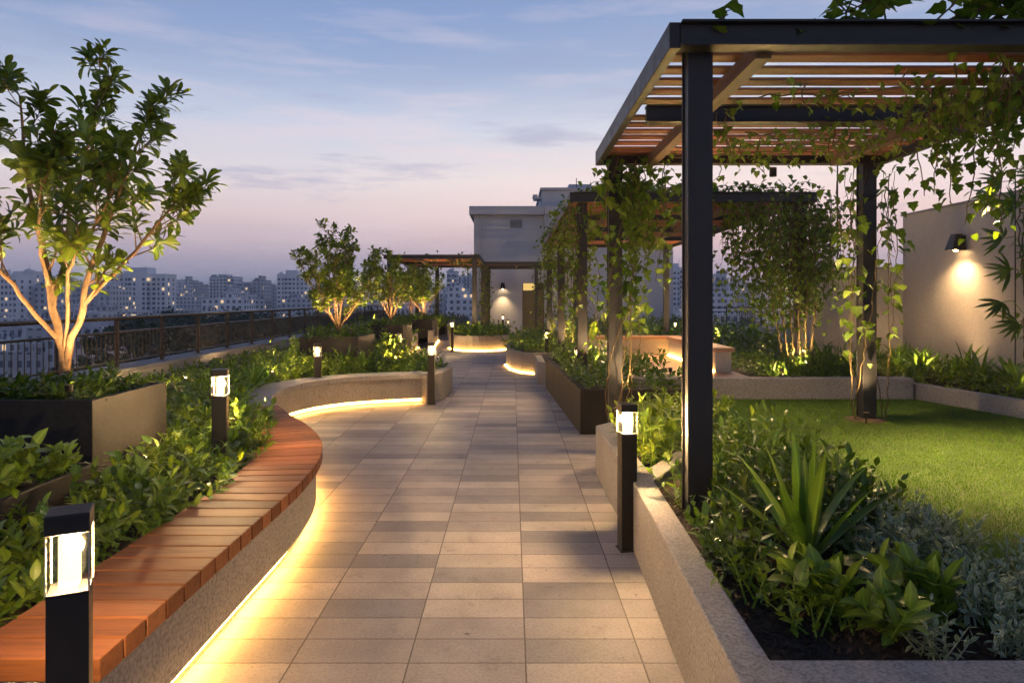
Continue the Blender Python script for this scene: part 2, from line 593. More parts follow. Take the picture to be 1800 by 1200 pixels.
def in_poly(p, poly):
    x, y = p[:, 0], p[:, 1]; r = np.zeros(len(p), bool)
    n = len(poly)
    for i in range(n):
        x0, y0 = poly[i]; x1, y1 = poly[(i + 1) % n]
        c = ((y0 > y) != (y1 > y)) & (x < (x1 - x0) * (y - y0) / (y1 - y0 + 1e-12) + x0)
        r ^= c
    return r


def scatter(poly, n, avoid=()):
    P = np.array(poly)
    lo, hi = P.min(0), P.max(0)
    out = np.zeros((0, 2))
    while len(out) < n:
        q = rng.uniform(lo, hi, (n * 2, 2))
        q = q[in_poly(q, poly)]
        for a in avoid:
            q = q[~in_poly(q, a)]
        out = np.vstack([out, q])
    return out[:n]


def ground_cover(name, poly, z, n, label, mat, kind='lance', hh=(.12, .3), LL=.075, W=.017, J=9, avoid=(), spread=.75, parent=None, cat='ground cover', curl=.6):
    tm = TM()
    p = scatter(poly, n, avoid)
    patch = np.array([noise.noise((x * .9, y * .9, 3.1)) for x, y in p])
    d = rng.normal(0, spread, (n, 3)); d[:, 2] = 1
    hgt = rng.uniform(hh[0], hh[1], n) * (1 + .45 * patch)
    base = np.c_[p, np.full(n, z)]
    shoots(tm, kind, base, d, hgt, J, LL, W, 80, 25, .25, curl)
    o = tm.build(name, mat, parent)
    tag(o, label, cat, kind='stuff')
    return o


# ------------------------------------------------------------------ camera, world, render settings
cam = bpy.data.cameras.new('camera')
cam.lens = 24; cam.sensor_width = 36; cam.shift_y = (HY - 600) / 1800
cam.clip_end = 20000; cam.clip_start = .05
co = bpy.data.objects.new('camera', cam)
co.location = (0, 0, EYE); co.rotation_euler = (R(90), 0, 0)
COL.objects.link(co)
S.camera = co

def lin(r, g, b):
    f = lambda c: (c / 255 / 12.92) if c / 255 <= .04045 else ((c / 255 + .055) / 1.055) ** 2.4
    return (f(r), f(g), f(b))

W = bpy.data.worlds.new('World'); S.world = W; W.use_nodes = True
nt = W.node_tree
bg = nt.nodes['Background']
tc = N(nt, 'ShaderNodeTexCoord').outputs['Generated']
sp = N(nt, 'ShaderNodeSeparateXYZ'); L(nt, tc, sp.inputs[0])
grad = ramp(nt, sp.outputs[2], [(0, lin(164, 168, 192)), (.015, lin(166, 167, 190)), (.045, lin(177, 168, 186)), (.08, lin(200, 180, 188)), (.115, lin(220, 199, 200)),
                                (.165, lin(222, 212, 214)), (.24, lin(192, 199, 216)), (.32, lin(146, 164, 198)), (.41, lin(122, 146, 189)), (.6, lin(98, 116, 154)), (1.0, lin(74, 88, 122))]).outputs[0]
warp = noise_tex(nt, tc, 2.0, 3)
mp = N(nt, 'ShaderNodeMapping'); mp.inputs['Scale'].default_value = (1.0, 1.0, 7.5); mp.inputs['Rotation'].default_value = (0, R(5), 0)
L(nt, tc, mp.inputs[0])
cl = noise_tex(nt, mp.outputs[0], 3.4, 8, .62)
band = ramp(nt, sp.outputs[2], [(.02, (0,) * 3), (.10, (.8,) * 3), (.2, (1,) * 3), (.34, (.45,) * 3), (.6, (.2,) * 3)]).outputs[0]
light_c = math_node(nt, 'MULTIPLY', ramp(nt, cl, [(.5, (0,) * 3), (.66, (1,) * 3)]).outputs[0], math_node(nt, 'MULTIPLY', band, .55))
dark_c = math_node(nt, 'MULTIPLY', ramp(nt, cl, [(.32, (1,) * 3), (.45, (0,) * 3)]).outputs[0], math_node(nt, 'MULTIPLY', band, .55))
sky = mix_col(nt, light_c, grad, lin(222, 206, 214))
sky = mix_col(nt, dark_c, sky, lin(150, 152, 186))
# brighter towards the set sun, ahead and to the right
az = N(nt, 'ShaderNodeVectorMath', operation='DOT_PRODUCT'); L(nt, tc, az.inputs[0]); az.inputs[1].default_value = (.34, .94, 0)
azf = ramp(nt, math_node(nt, 'MULTIPLY_ADD', az.outputs['Value'], .5, .5), [(0, (.66, .70, .78)), (.6, (.78, .81, .86)), (.9, (.97, .97, .98)), (1, (1.16, 1.08, 1.0))]).outputs[0]
sky = mix_col(nt, 1.0, sky, azf, 'MULTIPLY')
nsk = N(nt, 'ShaderNodeTexSky', sky_type='NISHITA')
nsk.sun_disc = False; nsk.sun_elevation = R(.5); nsk.sun_rotation = R(20)
sky = mix_col(nt, .004, sky, nsk.outputs[0], 'ADD')
L(nt, sky, bg.inputs[0])
bg.inputs[1].default_value = 1.25

S.view_settings.view_transform = 'Standard'
S.view_settings.look = 'None'
S.view_settings.exposure = 0
S.view_settings.gamma = 1
S.render.filter_size = 1.15
cy = S.cycles
cy.use_denoising = True
try:
    cy.denoiser = 'OPENIMAGEDENOISE'; cy.denoising_input_passes = 'RGB_ALBEDO_NORMAL'
except Exception: pass
cy.max_bounces = 6; cy.diffuse_bounces = 3; cy.glossy_bounces = 2; cy.transmission_bounces = 3
cy.transparent_max_bounces = 10; cy.volume_bounces = 0
cy.sample_clamp_indirect = 4; cy.caustics_reflective = False; cy.caustics_refractive = False


LAMP_GAIN = 3.6


def lamp(kind, loc, power, color=WARM, radius=.03, aim=None, angle=70, blend=.6, name='lamp', parent=None):
    l = bpy.data.lights.new(name, kind)
    l.energy = power * LAMP_GAIN; l.color = color
    l.shadow_soft_size = radius
    o = bpy.data.objects.new(name, l)
    o.location = loc
    if kind == 'SPOT':
        l.spot_size = R(angle); l.spot_blend = blend
        o.rotation_euler = (Vector(aim) - Vector(loc)).to_track_quat('-Z', 'Y').to_euler()
    COL.objects.link(o)
    if parent: o.parent = parent
    return o


def settle(root, loc):
    """put a root (built about the origin) at its base and keep its parts where they are"""
    root.location = loc
    for ch in root.children:
        ch.location = Vector(ch.location) - Vector(loc)
    return root


# ================================================================== ground and roof slab
MB().box(-6.25, 9.0, -5, 38, -.35, 0).build('path', M['paving'])['kind'] = 'structure'
MB().box(-6.1, 8.8, -4.8, 37.8, -36, -.36).build('roof_structure', M['render_grey'])['kind'] = 'structure'
MB().box(-4000, 4000, -600, 6000, -37, -36).build('city_ground', M['city_ground'])['kind'] = 'structure'

# ================================================================== curved bench and stone seat wall
front = spline([(-1.33, 2.14), (-1.33, 2.9), (-1.33, 3.6), (-1.335, 4.2), (-1.40, 4.85), (-1.56, 5.45), (-1.84, 6.05), (-2.2, 6.65), (-2.5, 7.2)], 160)
front = resample(front, .02)
bench = tag(empty('curved_bench'), 'long curving garden bench of orange timber slats on a pale concrete base', 'bench')
mb = MB()
step = 7                                            # 14 cm boards
for i in range(0, len(front) - step, step):
    A = offset(front, -.035)[i:i + step + 1]; B = offset(front, .43)[i:i + step + 1]
    def cut(P):                                     # leave a gap between boards
        P = P.copy()
        t = (P[1] - P[0]); t /= np.linalg.norm(t); P[0] = P[0] + t * .0055
        t = (P[-2] - P[-1]); t /= np.linalg.norm(t); P[-1] = P[-1] + t * .0055
        return P
    dz = rnd.uniform(-.0015, .0015)
    mb.band(cut(A)[[0, 3, 7]], cut(B)[[0, 3, 7]], .395 + dz, .47 + dz)
mb.build('seat', M['wood'], bench, bevel=.004)
c = front[::3]
MB().band(offset(c, .012), offset(c, .40), .088, .392).build('base', M['concrete'], bench)
MB().band(offset(c, .062), offset(c, .39), 0.002, .0875).build('plinth', M['concrete'], bench)
MB().band(offset(c, .040), offset(c, .060), .052, .078).build('light_strip', M['strip'], bench)
settle(bench, (-1.5, 2.2, 0))

stone_path = resample(spline([(-2.5, 7.2), (-2.78, 7.8), (-2.93, 8.4), (-2.93, 9.0), (-2.79, 9.5), (-2.47, 9.93), (-2.0, 10.22), (-1.3, 10.47)], 120), .06)
sw = tag(empty('seat_wall'), 'pale stone seat wall curving round the paving beyond the timber bench', 'garden wall')
A, B = offset(stone_path, -.03), offset(stone_path, .40)
mb = MB()
for i in range(0, len(stone_path) - 1, 9):
    j = min(i + 9, len(stone_path) - 1)
    a, b_ = A[i:j + 1].copy(), B[i:j + 1].copy()
    for P in (a, b_):
        t = (P[1] - P[0]); P[0] += t / np.linalg.norm(t) * .003
    mb.band(a, b_, .375, .445)
mb.build('coping', M['coping'], sw, bevel=.006)
MB().band(offset(stone_path, .01), offset(stone_path, .38), .075, .373).build('base', M['concrete'], sw)
MB().band(offset(stone_path, .055), offset(stone_path, .37), .002, .0745).build('plinth', M['concrete'], sw)
MB().band(offset(stone_path, .034), offset(stone_path, .053), .036, .060).build('light_strip', M['strip'], sw)
settle(sw, (-2.5, 9, 0))
# end pier of the bed
pier = tag(empty('stone_pier'), 'square stone pier closing the end of the curved seat wall', 'pier')
MB().prism([(-1.295, 10.35), (-1.10, 10.75), (-1.02, 11.7), (-1.32, 11.7), (-1.36, 10.95), (-1.5, 10.6)], 0.002, .43).build('base', M['concrete'], pier, bevel=.008)
settle(pier, (-1.2, 11, 0))
bw = MB().band([(-1.03, 11.705), (-1.5, 13.6), (-2.4, 15.5), (-2.55, 16.0)], [(-1.25, 11.705), (-1.7, 13.5), (-2.6, 15.4), (-2.8, 15.9)], 0.002, .40)
tag(bw.build('planter_wall', M['concrete'], None, bevel=.006), 'low concrete wall running back behind the stone pier', 'garden wall')

# ================================================================== parapet and railing along the roof edge
par = tag(empty('parapet'), 'low rendered parapet wall carrying the bronze railing along the roof edge', 'parapet')
MB().box(-6.15, -5.72, -4, 34.6, 0.003, .50).build('wall', M['render_wall'], par)
MB().box(-6.19, -5.68, -4, 34.6, .502, .565).build('coping', M['coping'], par, bevel=.006)
settle(par, (-5.9, 10, 0))
rail = tag(empty('railing'), 'bronze balustrade with round handrail and thin balusters along the parapet', 'railing')
RX = -5.9
def rod(tm, p, q, r, n=8): tube(tm, [p, ((p[0] + q[0]) / 2, (p[1] + q[1]) / 2, (p[2] + q[2]) / 2), q], r, n)
for nm, z, r in (('handrail', 1.30, .03), ('mid_rail', 1.09, .018), ('bottom_rail', .65, .014)):
    t = TM(); rod(t, (RX, -3.5, z), (RX, 34.5, z), r); t.build(nm, M['bronze'], rail)
post0 = None
ys = [10.19 + 1.32 * k for k in range(-10, 19)]
for y in ys:
    if post0 is None:
        post0 = MB().box(-.028, .028, -.022, .022, .566, 1.27).box(-.07, .07, -.06, .06, .566, .578).build('post', M['bronze'], rail)
        o = post0
    else:
        o = post0.copy(); COL.objects.link(o)
    o.location = (RX, y, 0)
t = TM()
for y in np.arange(-3.4, 34.4, .11):
    if min(abs(y - q) for q in ys) > .04:
        rod(t, (RX, y, .65), (RX, y, 1.09), .0065, 4)
t.build('balusters', M['bronze'], rail)
settle(rail, (RX, 10, .565))

# railing at the far right of the terrace
par2 = tag(empty('parapet'), 'far parapet kerb between the plant room and the garden wall', 'parapet')
MB().box(8.0, 22, 31.3, 31.7, 0.003, .30).build('wall', M['render_wall'], par2)
settle(par2, (12, 31.5, 0))
rail2 = tag(empty('railing'), 'far grey railing in front of the city, seen between the pergola posts', 'railing')
for nm, z, r in (('handrail', 1.17, .03), ('mid_rail', .98, .02), ('bottom_rail', .38, .018)):
    t = TM(); rod(t, (8.0, 31.5, z), (22, 31.5, z), r); t.build(nm, M['bronze'], rail2)
for k in range(9):
    o = MB().box(-.028, .028, -.028, .028, .30, 1.15).build('post', M['bronze'], rail2)
    o.location = (8.3 + 1.6 * k, 31.5, 0)
t = TM()
for x in np.arange(8.1, 21.9, .12): rod(t, (x, 31.5, .38), (x, 31.5, .98), .009, 4)
t.build('balusters', M['bronze'], rail2)
settle(rail2, (12, 31.5, .3))
MB().box(9.0, 24, -3, 34, -.35, -.002).build('terrace', M['paving'])['kind'] = 'structure'
MB().box(9.2, 23.8, -2.8, 33.8, -36, -.36).build('roof_structure', M['render_grey'])['kind'] = 'structure'

# ================================================================== beds beside the path, right
def wall_run(name, pts, w, z0, z1, label, closed=False, mat='coping', cat='garden wall'):
    """mitred wall, outer face on pts, thickness to the left of travel"""
    P = np.array(pts, float); n = len(P); Q = []
    for i in range(n):
        a = P[i] - P[i - 1] if (i or closed) else P[1] - P[0]
        b = P[(i + 1) % n] - P[i] if (i < n - 1 or closed) else P[-1] - P[-2]
        a /= np.linalg.norm(a); b /= np.linalg.norm(b)
        na, nb = np.array([-a[1], a[0]]), np.array([-b[1], b[0]])
        m_ = na + nb; m_ /= np.dot(m_, na)
        Q.append(P[i] + m_ * w)
    o = MB().band(P, Q, z0, z1, closed).build(name, M[mat], None, bevel=.007)
    return tag(o, label, cat)

wall_run('planter_wall', [(3.6, 2.06), (.69, 2.06), (.77, 4.40), (1.27, 5.22)][::-1], .135, .003, .44,
         'pale concrete planter wall with mitred corner round the nearest planting bed')
wall_run('planter_wall', [(.775, 4.53), (.76, 6.2), (1.25, 6.75)][::-1], .14, .003, .445,
         'second concrete planter wall behind the bollard, angled at its far end')
MB().prism([(.80, 2.19), (2.5, 2.19), (2.15, 2.8), (1.98, 4), (1.95, 6), (1.9, 8.45), (1.2, 8.45), (1.2, 6.6), (.9, 6.2), (.9, 4.2)], .02, .36).build('soil', M['soil'])['kind'] = 'structure'
MB().prism([(1.5, 2.195), (9, 2.195), (9, 8.49), (1.3, 8.49), (1.3, 5.0)], .01, .34).build('lawn', M['lawn'])['kind'] = 'structure'

# dark planter beyond the second wall
def box_planter(name, poly, z0, z1, wall_w, label, mat, inner_z, cat='planter'):
    root = tag(empty(name), label, cat)
    P = np.array(poly, float)
    ctr = P.mean(0); n = len(P)
    a = sum(P[k][0] * P[(k + 1) % n][1] - P[(k + 1) % n][0] * P[k][1] for k in range(n))
    if a < 0: P = P[::-1]
    Q = []
    for i in range(n):
        u = P[i] - P[i - 1]; v = P[(i + 1) % n] - P[i]
        u /= np.linalg.norm(u); v /= np.linalg.norm(v)
        na, nb = np.array([-u[1], u[0]]), np.array([-v[1], v[0]])
        m_ = na + nb; m_ /= np.dot(m_, na); Q.append(P[i] + m_ * wall_w)
    MB().band(P, Q, z0, z1, True).build('planter_body', M[mat], root, bevel=.006)
    MB().prism([tuple(q) for q in np.array(Q)], z0 + .01, inner_z).build('soil', M['soil'], root)
    settle(root, (ctr[0], ctr[1], z0))
    return root, [tuple(q) for q in Q]

box_planter('planter', [(.80, 8.0), (2.3, 8.0), (2.3, 8.5), (1.7, 12.2), (.60, 12.2)], .003, .53, .09, 'dark tapered concrete planter with a sharp corner beside the path', 'planter_dark', .46)
arc = [(.46, 14.4), (.20, 14.65), (-.02, 15.3), (-.14, 16.3), (-.13, 17.6), (0, 19), (.25, 20.5), (.6, 21.5), (2.2, 21.5), (2.2, 14.4)]
rb, rb_in = box_planter('planter', arc, .003, .44, .10, 'rounded concrete planter bed under the vine pergola with light beneath its front edge', 'concrete', .38)
o = MB().band([(.47, 14.38), (.19, 14.635), (-.035, 15.3), (-.155, 16.3)], [(.455, 14.355), (.175, 14.61), (-.055, 15.29), (-.175, 16.3)], .006, .03).build('light_strip', M['strip_far'], rb)
o.location = Vector(o.location) - Vector(rb.location)
tag(MB().box(.48, .62, 12.8, 14.38, .003, .40).box(.62, 1.5, 12.8, 12.95, .003, .40).build('stone_block', M['coping'], None, bevel=.006), 'square stone step block between the dark planter and the rounded bed', 'stone block')

# island in the middle of the path
isl = [( -1.0 + 1.02 * math.cos(a), 22.3 + 1.75 * math.sin(a)) for a in np.linspace(0, 2 * math.pi, 33)[:-1]]
ib, ib_in = box_planter('planter', isl, .003, .46, .10, 'round concrete island planter in the middle of the path, glowing at its foot', 'concrete', .40)
fa = [( -1.0 + 1.05 * math.cos(a), 22.3 + 1.79 * math.sin(a)) for a in np.linspace(R(200), R(335), 18)]
fb = [( -1.0 + 1.09 * math.cos(a), 22.3 + 1.83 * math.sin(a)) for a in np.linspace(R(200), R(335), 18)]
o = MB().band(fa, fb, .006, .030).build('light_strip', M['strip_far'], ib)
o.location = Vector(o.location) - Vector(ib.location)

# stepped planter walls on the far left of the path
for k, (pts, lab) in enumerate((
        ([(-2.75, 17.2), (-3.0, 21.8), (-4.2, 21.9)], 'stepped concrete planter wall nearest the second dark tree box'),
        ([(-2.55, 22.0), (-2.75, 25.5), (-4.0, 25.6)], 'middle stepped concrete planter wall under the far pergola'),
        ([(-2.3, 26.0), (-2.6, 31.0), (-4.0, 31.1)], 'farthest stepped concrete planter wall by the plant room'))):
    w = wall_run('planter_wall', pts, .16, .003, .50 + .06 * k, lab)
    P = np.array(pts[:2]); d = (P[1] - P[0]) / np.linalg.norm(P[1] - P[0]); nrm = np.array([d[1], -d[0]])
    MB().band(P + nrm * .004, P + nrm * .03, .006, .035).build('light_strip', M['strip_far'], w)

# ================================================================== lawn surround, deck and U-shaped seat
tag(MB().box(1.2, 5.0, 8.5, 8.72, .003, .60).build('retaining_wall', M['coping'], None, bevel=.007), 'straight concrete retaining wall along the far side of the lawn', 'garden wall')
wall_run('planter_wall', [(5.0, 8.75), (5.34, 7.12), (6.3, 2.3)][::-1], -.12, .003, .53, 'low concrete kerb wall between the lawn and the ferns')
tag(MB().box(1.3, 3.1, 8.74, 12.6, .30, .575).build('deck', M['deck']), 'raised pale timber deck behind the lawn wall, lit by a floor strip', 'deck')
seat = tag(empty('corner_seat'), 'low corner seat wall with timber top around the raised deck', 'seat')
MB().box(2.80, 3.02, 9.4, 12.2, .58, .86).build('base', M['render_wall'], seat)
MB().box(1.25, 3.02, 12.2, 12.5, .58, .86).build('base', M['render_wall'], seat)
MB().prism([(2.76, 9.36), (3.06, 9.36), (3.06, 12.54), (1.2, 12.54), (1.2, 12.16), (2.76, 12.16)], .862, .92).build('seat_top', M['deck'], seat, bevel=.005)
MB().box(2.765, 2.795, 9.42, 12.15, .58, .606).build('light_strip', M['strip_far'], seat)
settle(seat, (2.9, 11, .58))
MB().prism([(3.12, 8.73), (5.0, 8.73), (5.1, 11.6), (6.6, 11.6), (6.6, 2.3), (6.4, 2.3), (5.47, 7.12), (5.13, 8.76), (4.98, 8.74), (4.9, 11.6), (3.1, 11.6), (3.1, 9.0)], .35, .47).build('soil', M['soil'])['kind'] = 'structure'
MB().box(3.4, 8, 11.9, 30.5, .0, .30).build('soil', M['soil'])['kind'] = 'structure'

# high walls on the right
gw = tag(empty('garden_wall'), 'tall pale rendered wall with a down-lamp at the right edge of the terrace', 'wall')
MB().box(6.7, 7.0, 1.5, 11.7, .003, 3.0).build('wall', M['render_wall'], gw)
MB().box(6.67, 7.03, 1.5, 11.72, 3.001, 3.03).build('coping', M['coping'], gw)
settle(gw, (6.85, 8, 0))
gw2 = tag(empty('garden_wall'), 'lower rendered cross wall standing behind the ferns and vine', 'wall')
MB().box(5.12, 6.698, 11.7, 12.0, .003, 2.10).build('wall', M['render_wall'], gw2)
MB().box(5.10, 6.698, 11.68, 12.02, 2.101, 2.135).build('coping', M['coping'], gw2)
settle(gw2, (5.9, 11.85, 0))
t = TM(); rod(t, (5.65, 11.85, 2.136), (5.65, 11.85, 3.95), .012, 6); rod(t, (5.63, 11.85, 2.9), (5.69, 11.85, 2.9), .02, 6)
tag(t.build('antenna_pole', M['steel']), 'thin dark pole rising from the lower cross wall', 'pole')
t = TM(); rod(t, (6.45, 8.75, .47), (6.45, 8.75, 3.25), .008, 5); rod(t, (6.45, 8.75, 3.25), (6.7, 8.75, 3.25), .008, 5)
tag(t.build('trellis_wire', M['steel']), 'upright trellis wire in front of the tall wall', 'wire')

# ================================================================== pergolas
def pergola(name, label, x0, x1, y0, y1, zt, posts, mids, rafters, pitch, pw=.14, over=.13, bh=.14):
    root = tag(empty(name), label, 'pergola')
    zb = zt - bh
    def hpost(x, y, zbase):
        mb = MB().box(x - pw / 2, x + pw / 2, y - pw / 2, y - pw / 2 + .012, zbase, zt - .002)
        mb.box(x - pw / 2, x + pw / 2, y + pw / 2 - .012, y + pw / 2, zbase, zt - .002)
        mb.box(x - pw / 2 + .012, x + pw / 2 - .012, y - pw / 2 + .0125, y + pw / 2 - .0125, zbase, zt - .004)
        mb.build('post', M['steel'], root, bevel=.002)
    for p in posts: hpost(*p)
    def beam(xa, xb, y, nm='beam'):
        mb = MB().box(xa, xb, y - .02, y + .02, zb + .0125, zt - .0125)
        mb.box(xa, xb, y - .06, y + .06, zt - .012, zt); mb.box(xa, xb, y - .06, y + .06, zb, zb + .012)
        mb.build(nm, M['steel'], root)
    beam(x0 - over, x1 + over, y0 - pw / 2 - .061)
    beam(x0 - over, x1 + over, y1)
    for y in mids: beam(x0, x1, y, 'cross_beam')
    for x in (x0 - over - .03, x1 + over + .03):
        MB().box(x - .03, x + .03, y0 - .14, y1 + .07, zb, zt + .003).build('side_beam', M['steel'], root, bevel=.003)
    for x in rafters:
        MB().box(x - .045, x + .045, y0 - .06, y1 - .07, zb - .03, zb + .07).build('rafter', M['rafter'], root, bevel=.004)
    mb = MB(); y = y0 + .02
    while y < y1 - .08:
        if min([abs(y - q) for q in mids] + [9]) > .10:
            e = rnd.uniform(-.004, .004)
            mb.box(x0 - over + .01, x1 + over - .01, y - .066, y + .066, zb + .075 + e, zb + .095 + e)
        y += pitch
    mb.build('slats', M['slat'], root, bevel=.004)
    settle(root, ((x0 + x1) / 2, (y0 + y1) / 2, 0))
    return root

pergola('pergola', 'nearest black steel pergola with timber slat roof standing over the lawn', 1.06, 3.66, 3.91, 7.05, 3.12,
        [(1.06, 3.91, .30), (1.06, 7.05, .30), (3.66, 7.05, .3), (3.66, 3.91, .3)], [5.4], [1.42, 3.3], .230)
pergola('pergola', 'second black pergola behind, its posts and roof smothered in vines', 1.02, 4.2, 9.95, 18.6, 3.12,
        [(1.02, 9.95, .1), (1.02, 14.2, .1), (1.02, 18.6, .1), (4.2, 9.95, .3), (4.2, 18.6, .2)], [12.1, 14.25, 16.4], [1.6, 3.4], .235)
pergola('pergola', 'dark flat pergola over the planted beds by the roof railing', -4.3, -1.32, 24.0, 31.0, 3.12,
        [(-4.3, 24, .1), (-1.32, 24, .1), (-4.3, 31, .1), (-1.32, 31, .1), (-3.4, 31, .1)], [27.5], [-3.4, -2.2], .24, pw=.16)
pergola('pergola', 'small dark pergola against the plant room wall over its door', -1.1, 2.6, 28.2, 32.0, 3.10,
        [(-1.1, 28.2, .05), (1.0, 28.2, .05), (-1.1, 32, .05), (2.6, 28.2, .05)], [30.2], [.2, 1.6], .24)
tag(MB().lathe((3.66, 7.05, .335), [(.23, .0), (.19, .02), (.13, .032), (.05, .036)], 18).build('mulch_ring', M['mulch']), 'ring of brown mulch round the pergola post on the lawn', 'mulch')

# ================================================================== plant room
pr = tag(empty('plant_room'), 'pale grey rooftop plant room with overhanging roof slab and lit doorway', 'building')
MB().box(-1.9, .52, 34, 42, .003, 5.72).box(.52, 1.6, 34, 42, 2.36, 5.72).build('wall', M['render_grey'], pr)
MB().box(1.6, 7.95, 33.7, 42, .003, 5.72).build('wall', M['render_grey'], pr)
MB().box(-2.12, 1.602, 33.72, 42.2, 5.722, 6.15).build('roof', M['render_grey'], pr, bevel=.02)
MB().box(1.604, 8.05, 33.52, 42.2, 5.722, 6.15).build('roof', M['render_grey'], pr, bevel=.02)
MB().box(1.5, 7.2, 34.4, 41, 6.152, 7.02).build('upper_wall', M['render_grey'], pr)
MB().box(1.42, 7.3, 34.3, 41.1, 7.022, 7.16).build('roof', M['render_grey'], pr, bevel=.02)
MB().box(1.1, 1.499, 34.6, 35.4, 6.62, 6.72).box(1.06, 1.3, 34.6, 35.4, 6.72, 6.85).build('gutter', M['render_grey'], pr)
mb = MB()
for x in (-1.3, -1.08, -.2, .25, 1.0): mb.box(x - .012, x + .012, 33.985, 33.999, 2.7, 5.70)
mb.box(-1.9, 1.55, 33.984, 33.9985, 3.78, 3.80)
mb.build('panel_joint', M['render_grey'], pr)
d = MB().box(.56, 1.56, 34.10, 34.15, .003, 1.98).build('door', metal('olive_door', (.16, .13, .06), .5, .2), pr)
MB().box(.66, .70, 34.06, 34.10, 1.0, 1.14).build('handle', M['bronze'], d)
MB().box(.56, 1.18, 34.10, 34.14, 1.99, 2.34).build('transom_window', M['lit_transom'], pr)
MB().box(.522, .56, 34.05, 34.2, .003, 2.355).box(1.56, 1.598, 34.05, 34.2, .003, 2.355).box(1.18, 1.56, 34.1, 34.14, 1.99, 2.355).build('door_frame', M['bronze'], pr)
t = TM(); rod(t, (-1.55, 33.95, .01), (-1.55, 33.95, 5.71), .045, 8); rod(t, (1.66, 33.62, .01), (1.66, 33.62, 5.71), .05, 8)
t.build('downpipe', M['render_grey'], pr)
MB().box(3.0, 4.2, 36, 37.2, 7.161, 7.6).box(5.2, 5.8, 36, 36.6, 7.161, 7.9).build('roof_vent', M['render_grey'], pr)
mb = MB()
for k in range(7): mb.box(-.1, .5, 33.985, 33.996, 5.1 + k * .06, 5.13 + k * .06)
mb.build('vent_grille', M['steel'], pr)
settle(pr, (3, 37, 0))
t = TM(); rod(t, (3.3, 35, 7.16), (3.3, 35, 7.75), .02, 6)
tag(t.build('aerial', M['steel']), 'short aerial on the plant room roof', 'aerial')

# ================================================================== lamps
M['edge_glint'] = metal('edge_glint', (.35, .34, .32), .4, .2)

def make_bollard(label, glow='diffuser'):
    root = tag(empty('bollard_light'), label, 'bollard light', 'bollard lights along the path')
    w = .058
    MB().box(-w, w, -w, w, 0, .735).box(-w - .012, w + .012, -w - .012, w + .012, 0, .008).build('post', M['lamp_metal'], root, bevel=.003)
    MB().box(-w, w, -w, w, .736, .742).build('lamp_tray', metal('lamp_tray', (.006, .006, .005), .8, .0), root)
    MB().box(-.029, .029, -.029, .029, .746, .872).build('diffuser', M[glow], root, bevel=.006)
    g = MB().box(-w, w, -w, -w + .004, .743, .880).box(-w, w, w - .004, w, .743, .880).box(-w, -w + .004, -w + .0045, w - .0045, .743, .880).box(w - .004, w, -w + .0045, w - .0045, .743, .880)
    g.build('glass_housing', M['glass'], root)
    g = MB()
    for sx in (-1, 1):
        for sy in (-1, 1): g.box(sx * w - .0022, sx * w + .0022, sy * w - .0022, sy * w + .0022, .743, .880)
    g.build('glass_edge_glint', M['edge_glint'], root)  # added pale strips standing for bright glints on the glass edges
    MB().box(-w - .004, w + .004, -w - .004, w + .004, .881, .928).build('cap', M['lamp_metal'], root, bevel=.004)
    lamp('POINT', (0, 0, .815), 30, radius=.025, name='lamp_glow', parent=root)
    return root

bol = make_bollard('large black bollard light in front of the near end of the timber bench')
def put_bollard(x, y, z, label, rz=0., sc=1., first=False, sxy=None):
    o = bol if first else copy_tree(bol)
    o.location = (x, y, z); o.rotation_euler = (0, 0, rz)
    o.scale = ((sxy or sc) * .86, (sxy or sc) * .86, sc)
    o['label'] = label
    for ch in o.children:
        if ch.type == 'LIGHT':
            ch.data = ch.data.copy(); ch.data.energy *= 1.25 if y < 6 else .5
    return o
put_bollard(-1.185, 1.83, -.0, 'large black bollard light in front of the near end of the timber bench', R(26), 1.115, True, sxy=.97)
put_bollard(.735, 4.36, 0, 'black bollard light against the corner of the nearest planter wall', R(8))
put_bollard(X(387, 4.93), 4.93, .16, 'black bollard light among low shrubs behind the timber bench', R(14))
put_bollard(X(552, 9.8), 9.98, .01, 'bollard light in the bed behind the curved stone wall', R(20))
put_bollard(-1.215, 10.3, 0, 'bollard light standing against the stone pier at the wall end')
put_bollard(X(1015, 10.4), 10.4, .02, 'bollard light among leaves in the dark tapered planter', 0, .9, sxy=.8)
put_bollard(X(961, 14.6), 14.6, .0, 'slim bollard light on the edge of the rounded planter bed', 0, 1.0, sxy=.75)
put_bollard(X(795, 20.4), 20.4, 0, 'thin bollard light just left of the round island planter', 0, 1, sxy=.8)
put_bollard(X(884, 26), 26.0, .05, 'bollard light behind the island planter against the lit wall', 0, 1, sxy=.8)
put_bollard(X(893, 28), 28.0, -.2, 'shorter bollard light right of the one before the lit wall', 0, 1, sxy=.6)
put_bollard(X(702, 15), 15.0, -.1, 'bollard light half hidden in the bed below the middle trees', 0, 1, sxy=.8)
put_bollard(X(917, 25), 25.0, -.62, 'low path light beside the rounded bed near the door', 0, 1, sxy=.9)
put_bollard(X(1187, 22), 22.0, -.06, 'bollard light in the shrubs beyond the deck seat', 0, 1, sxy=.7)

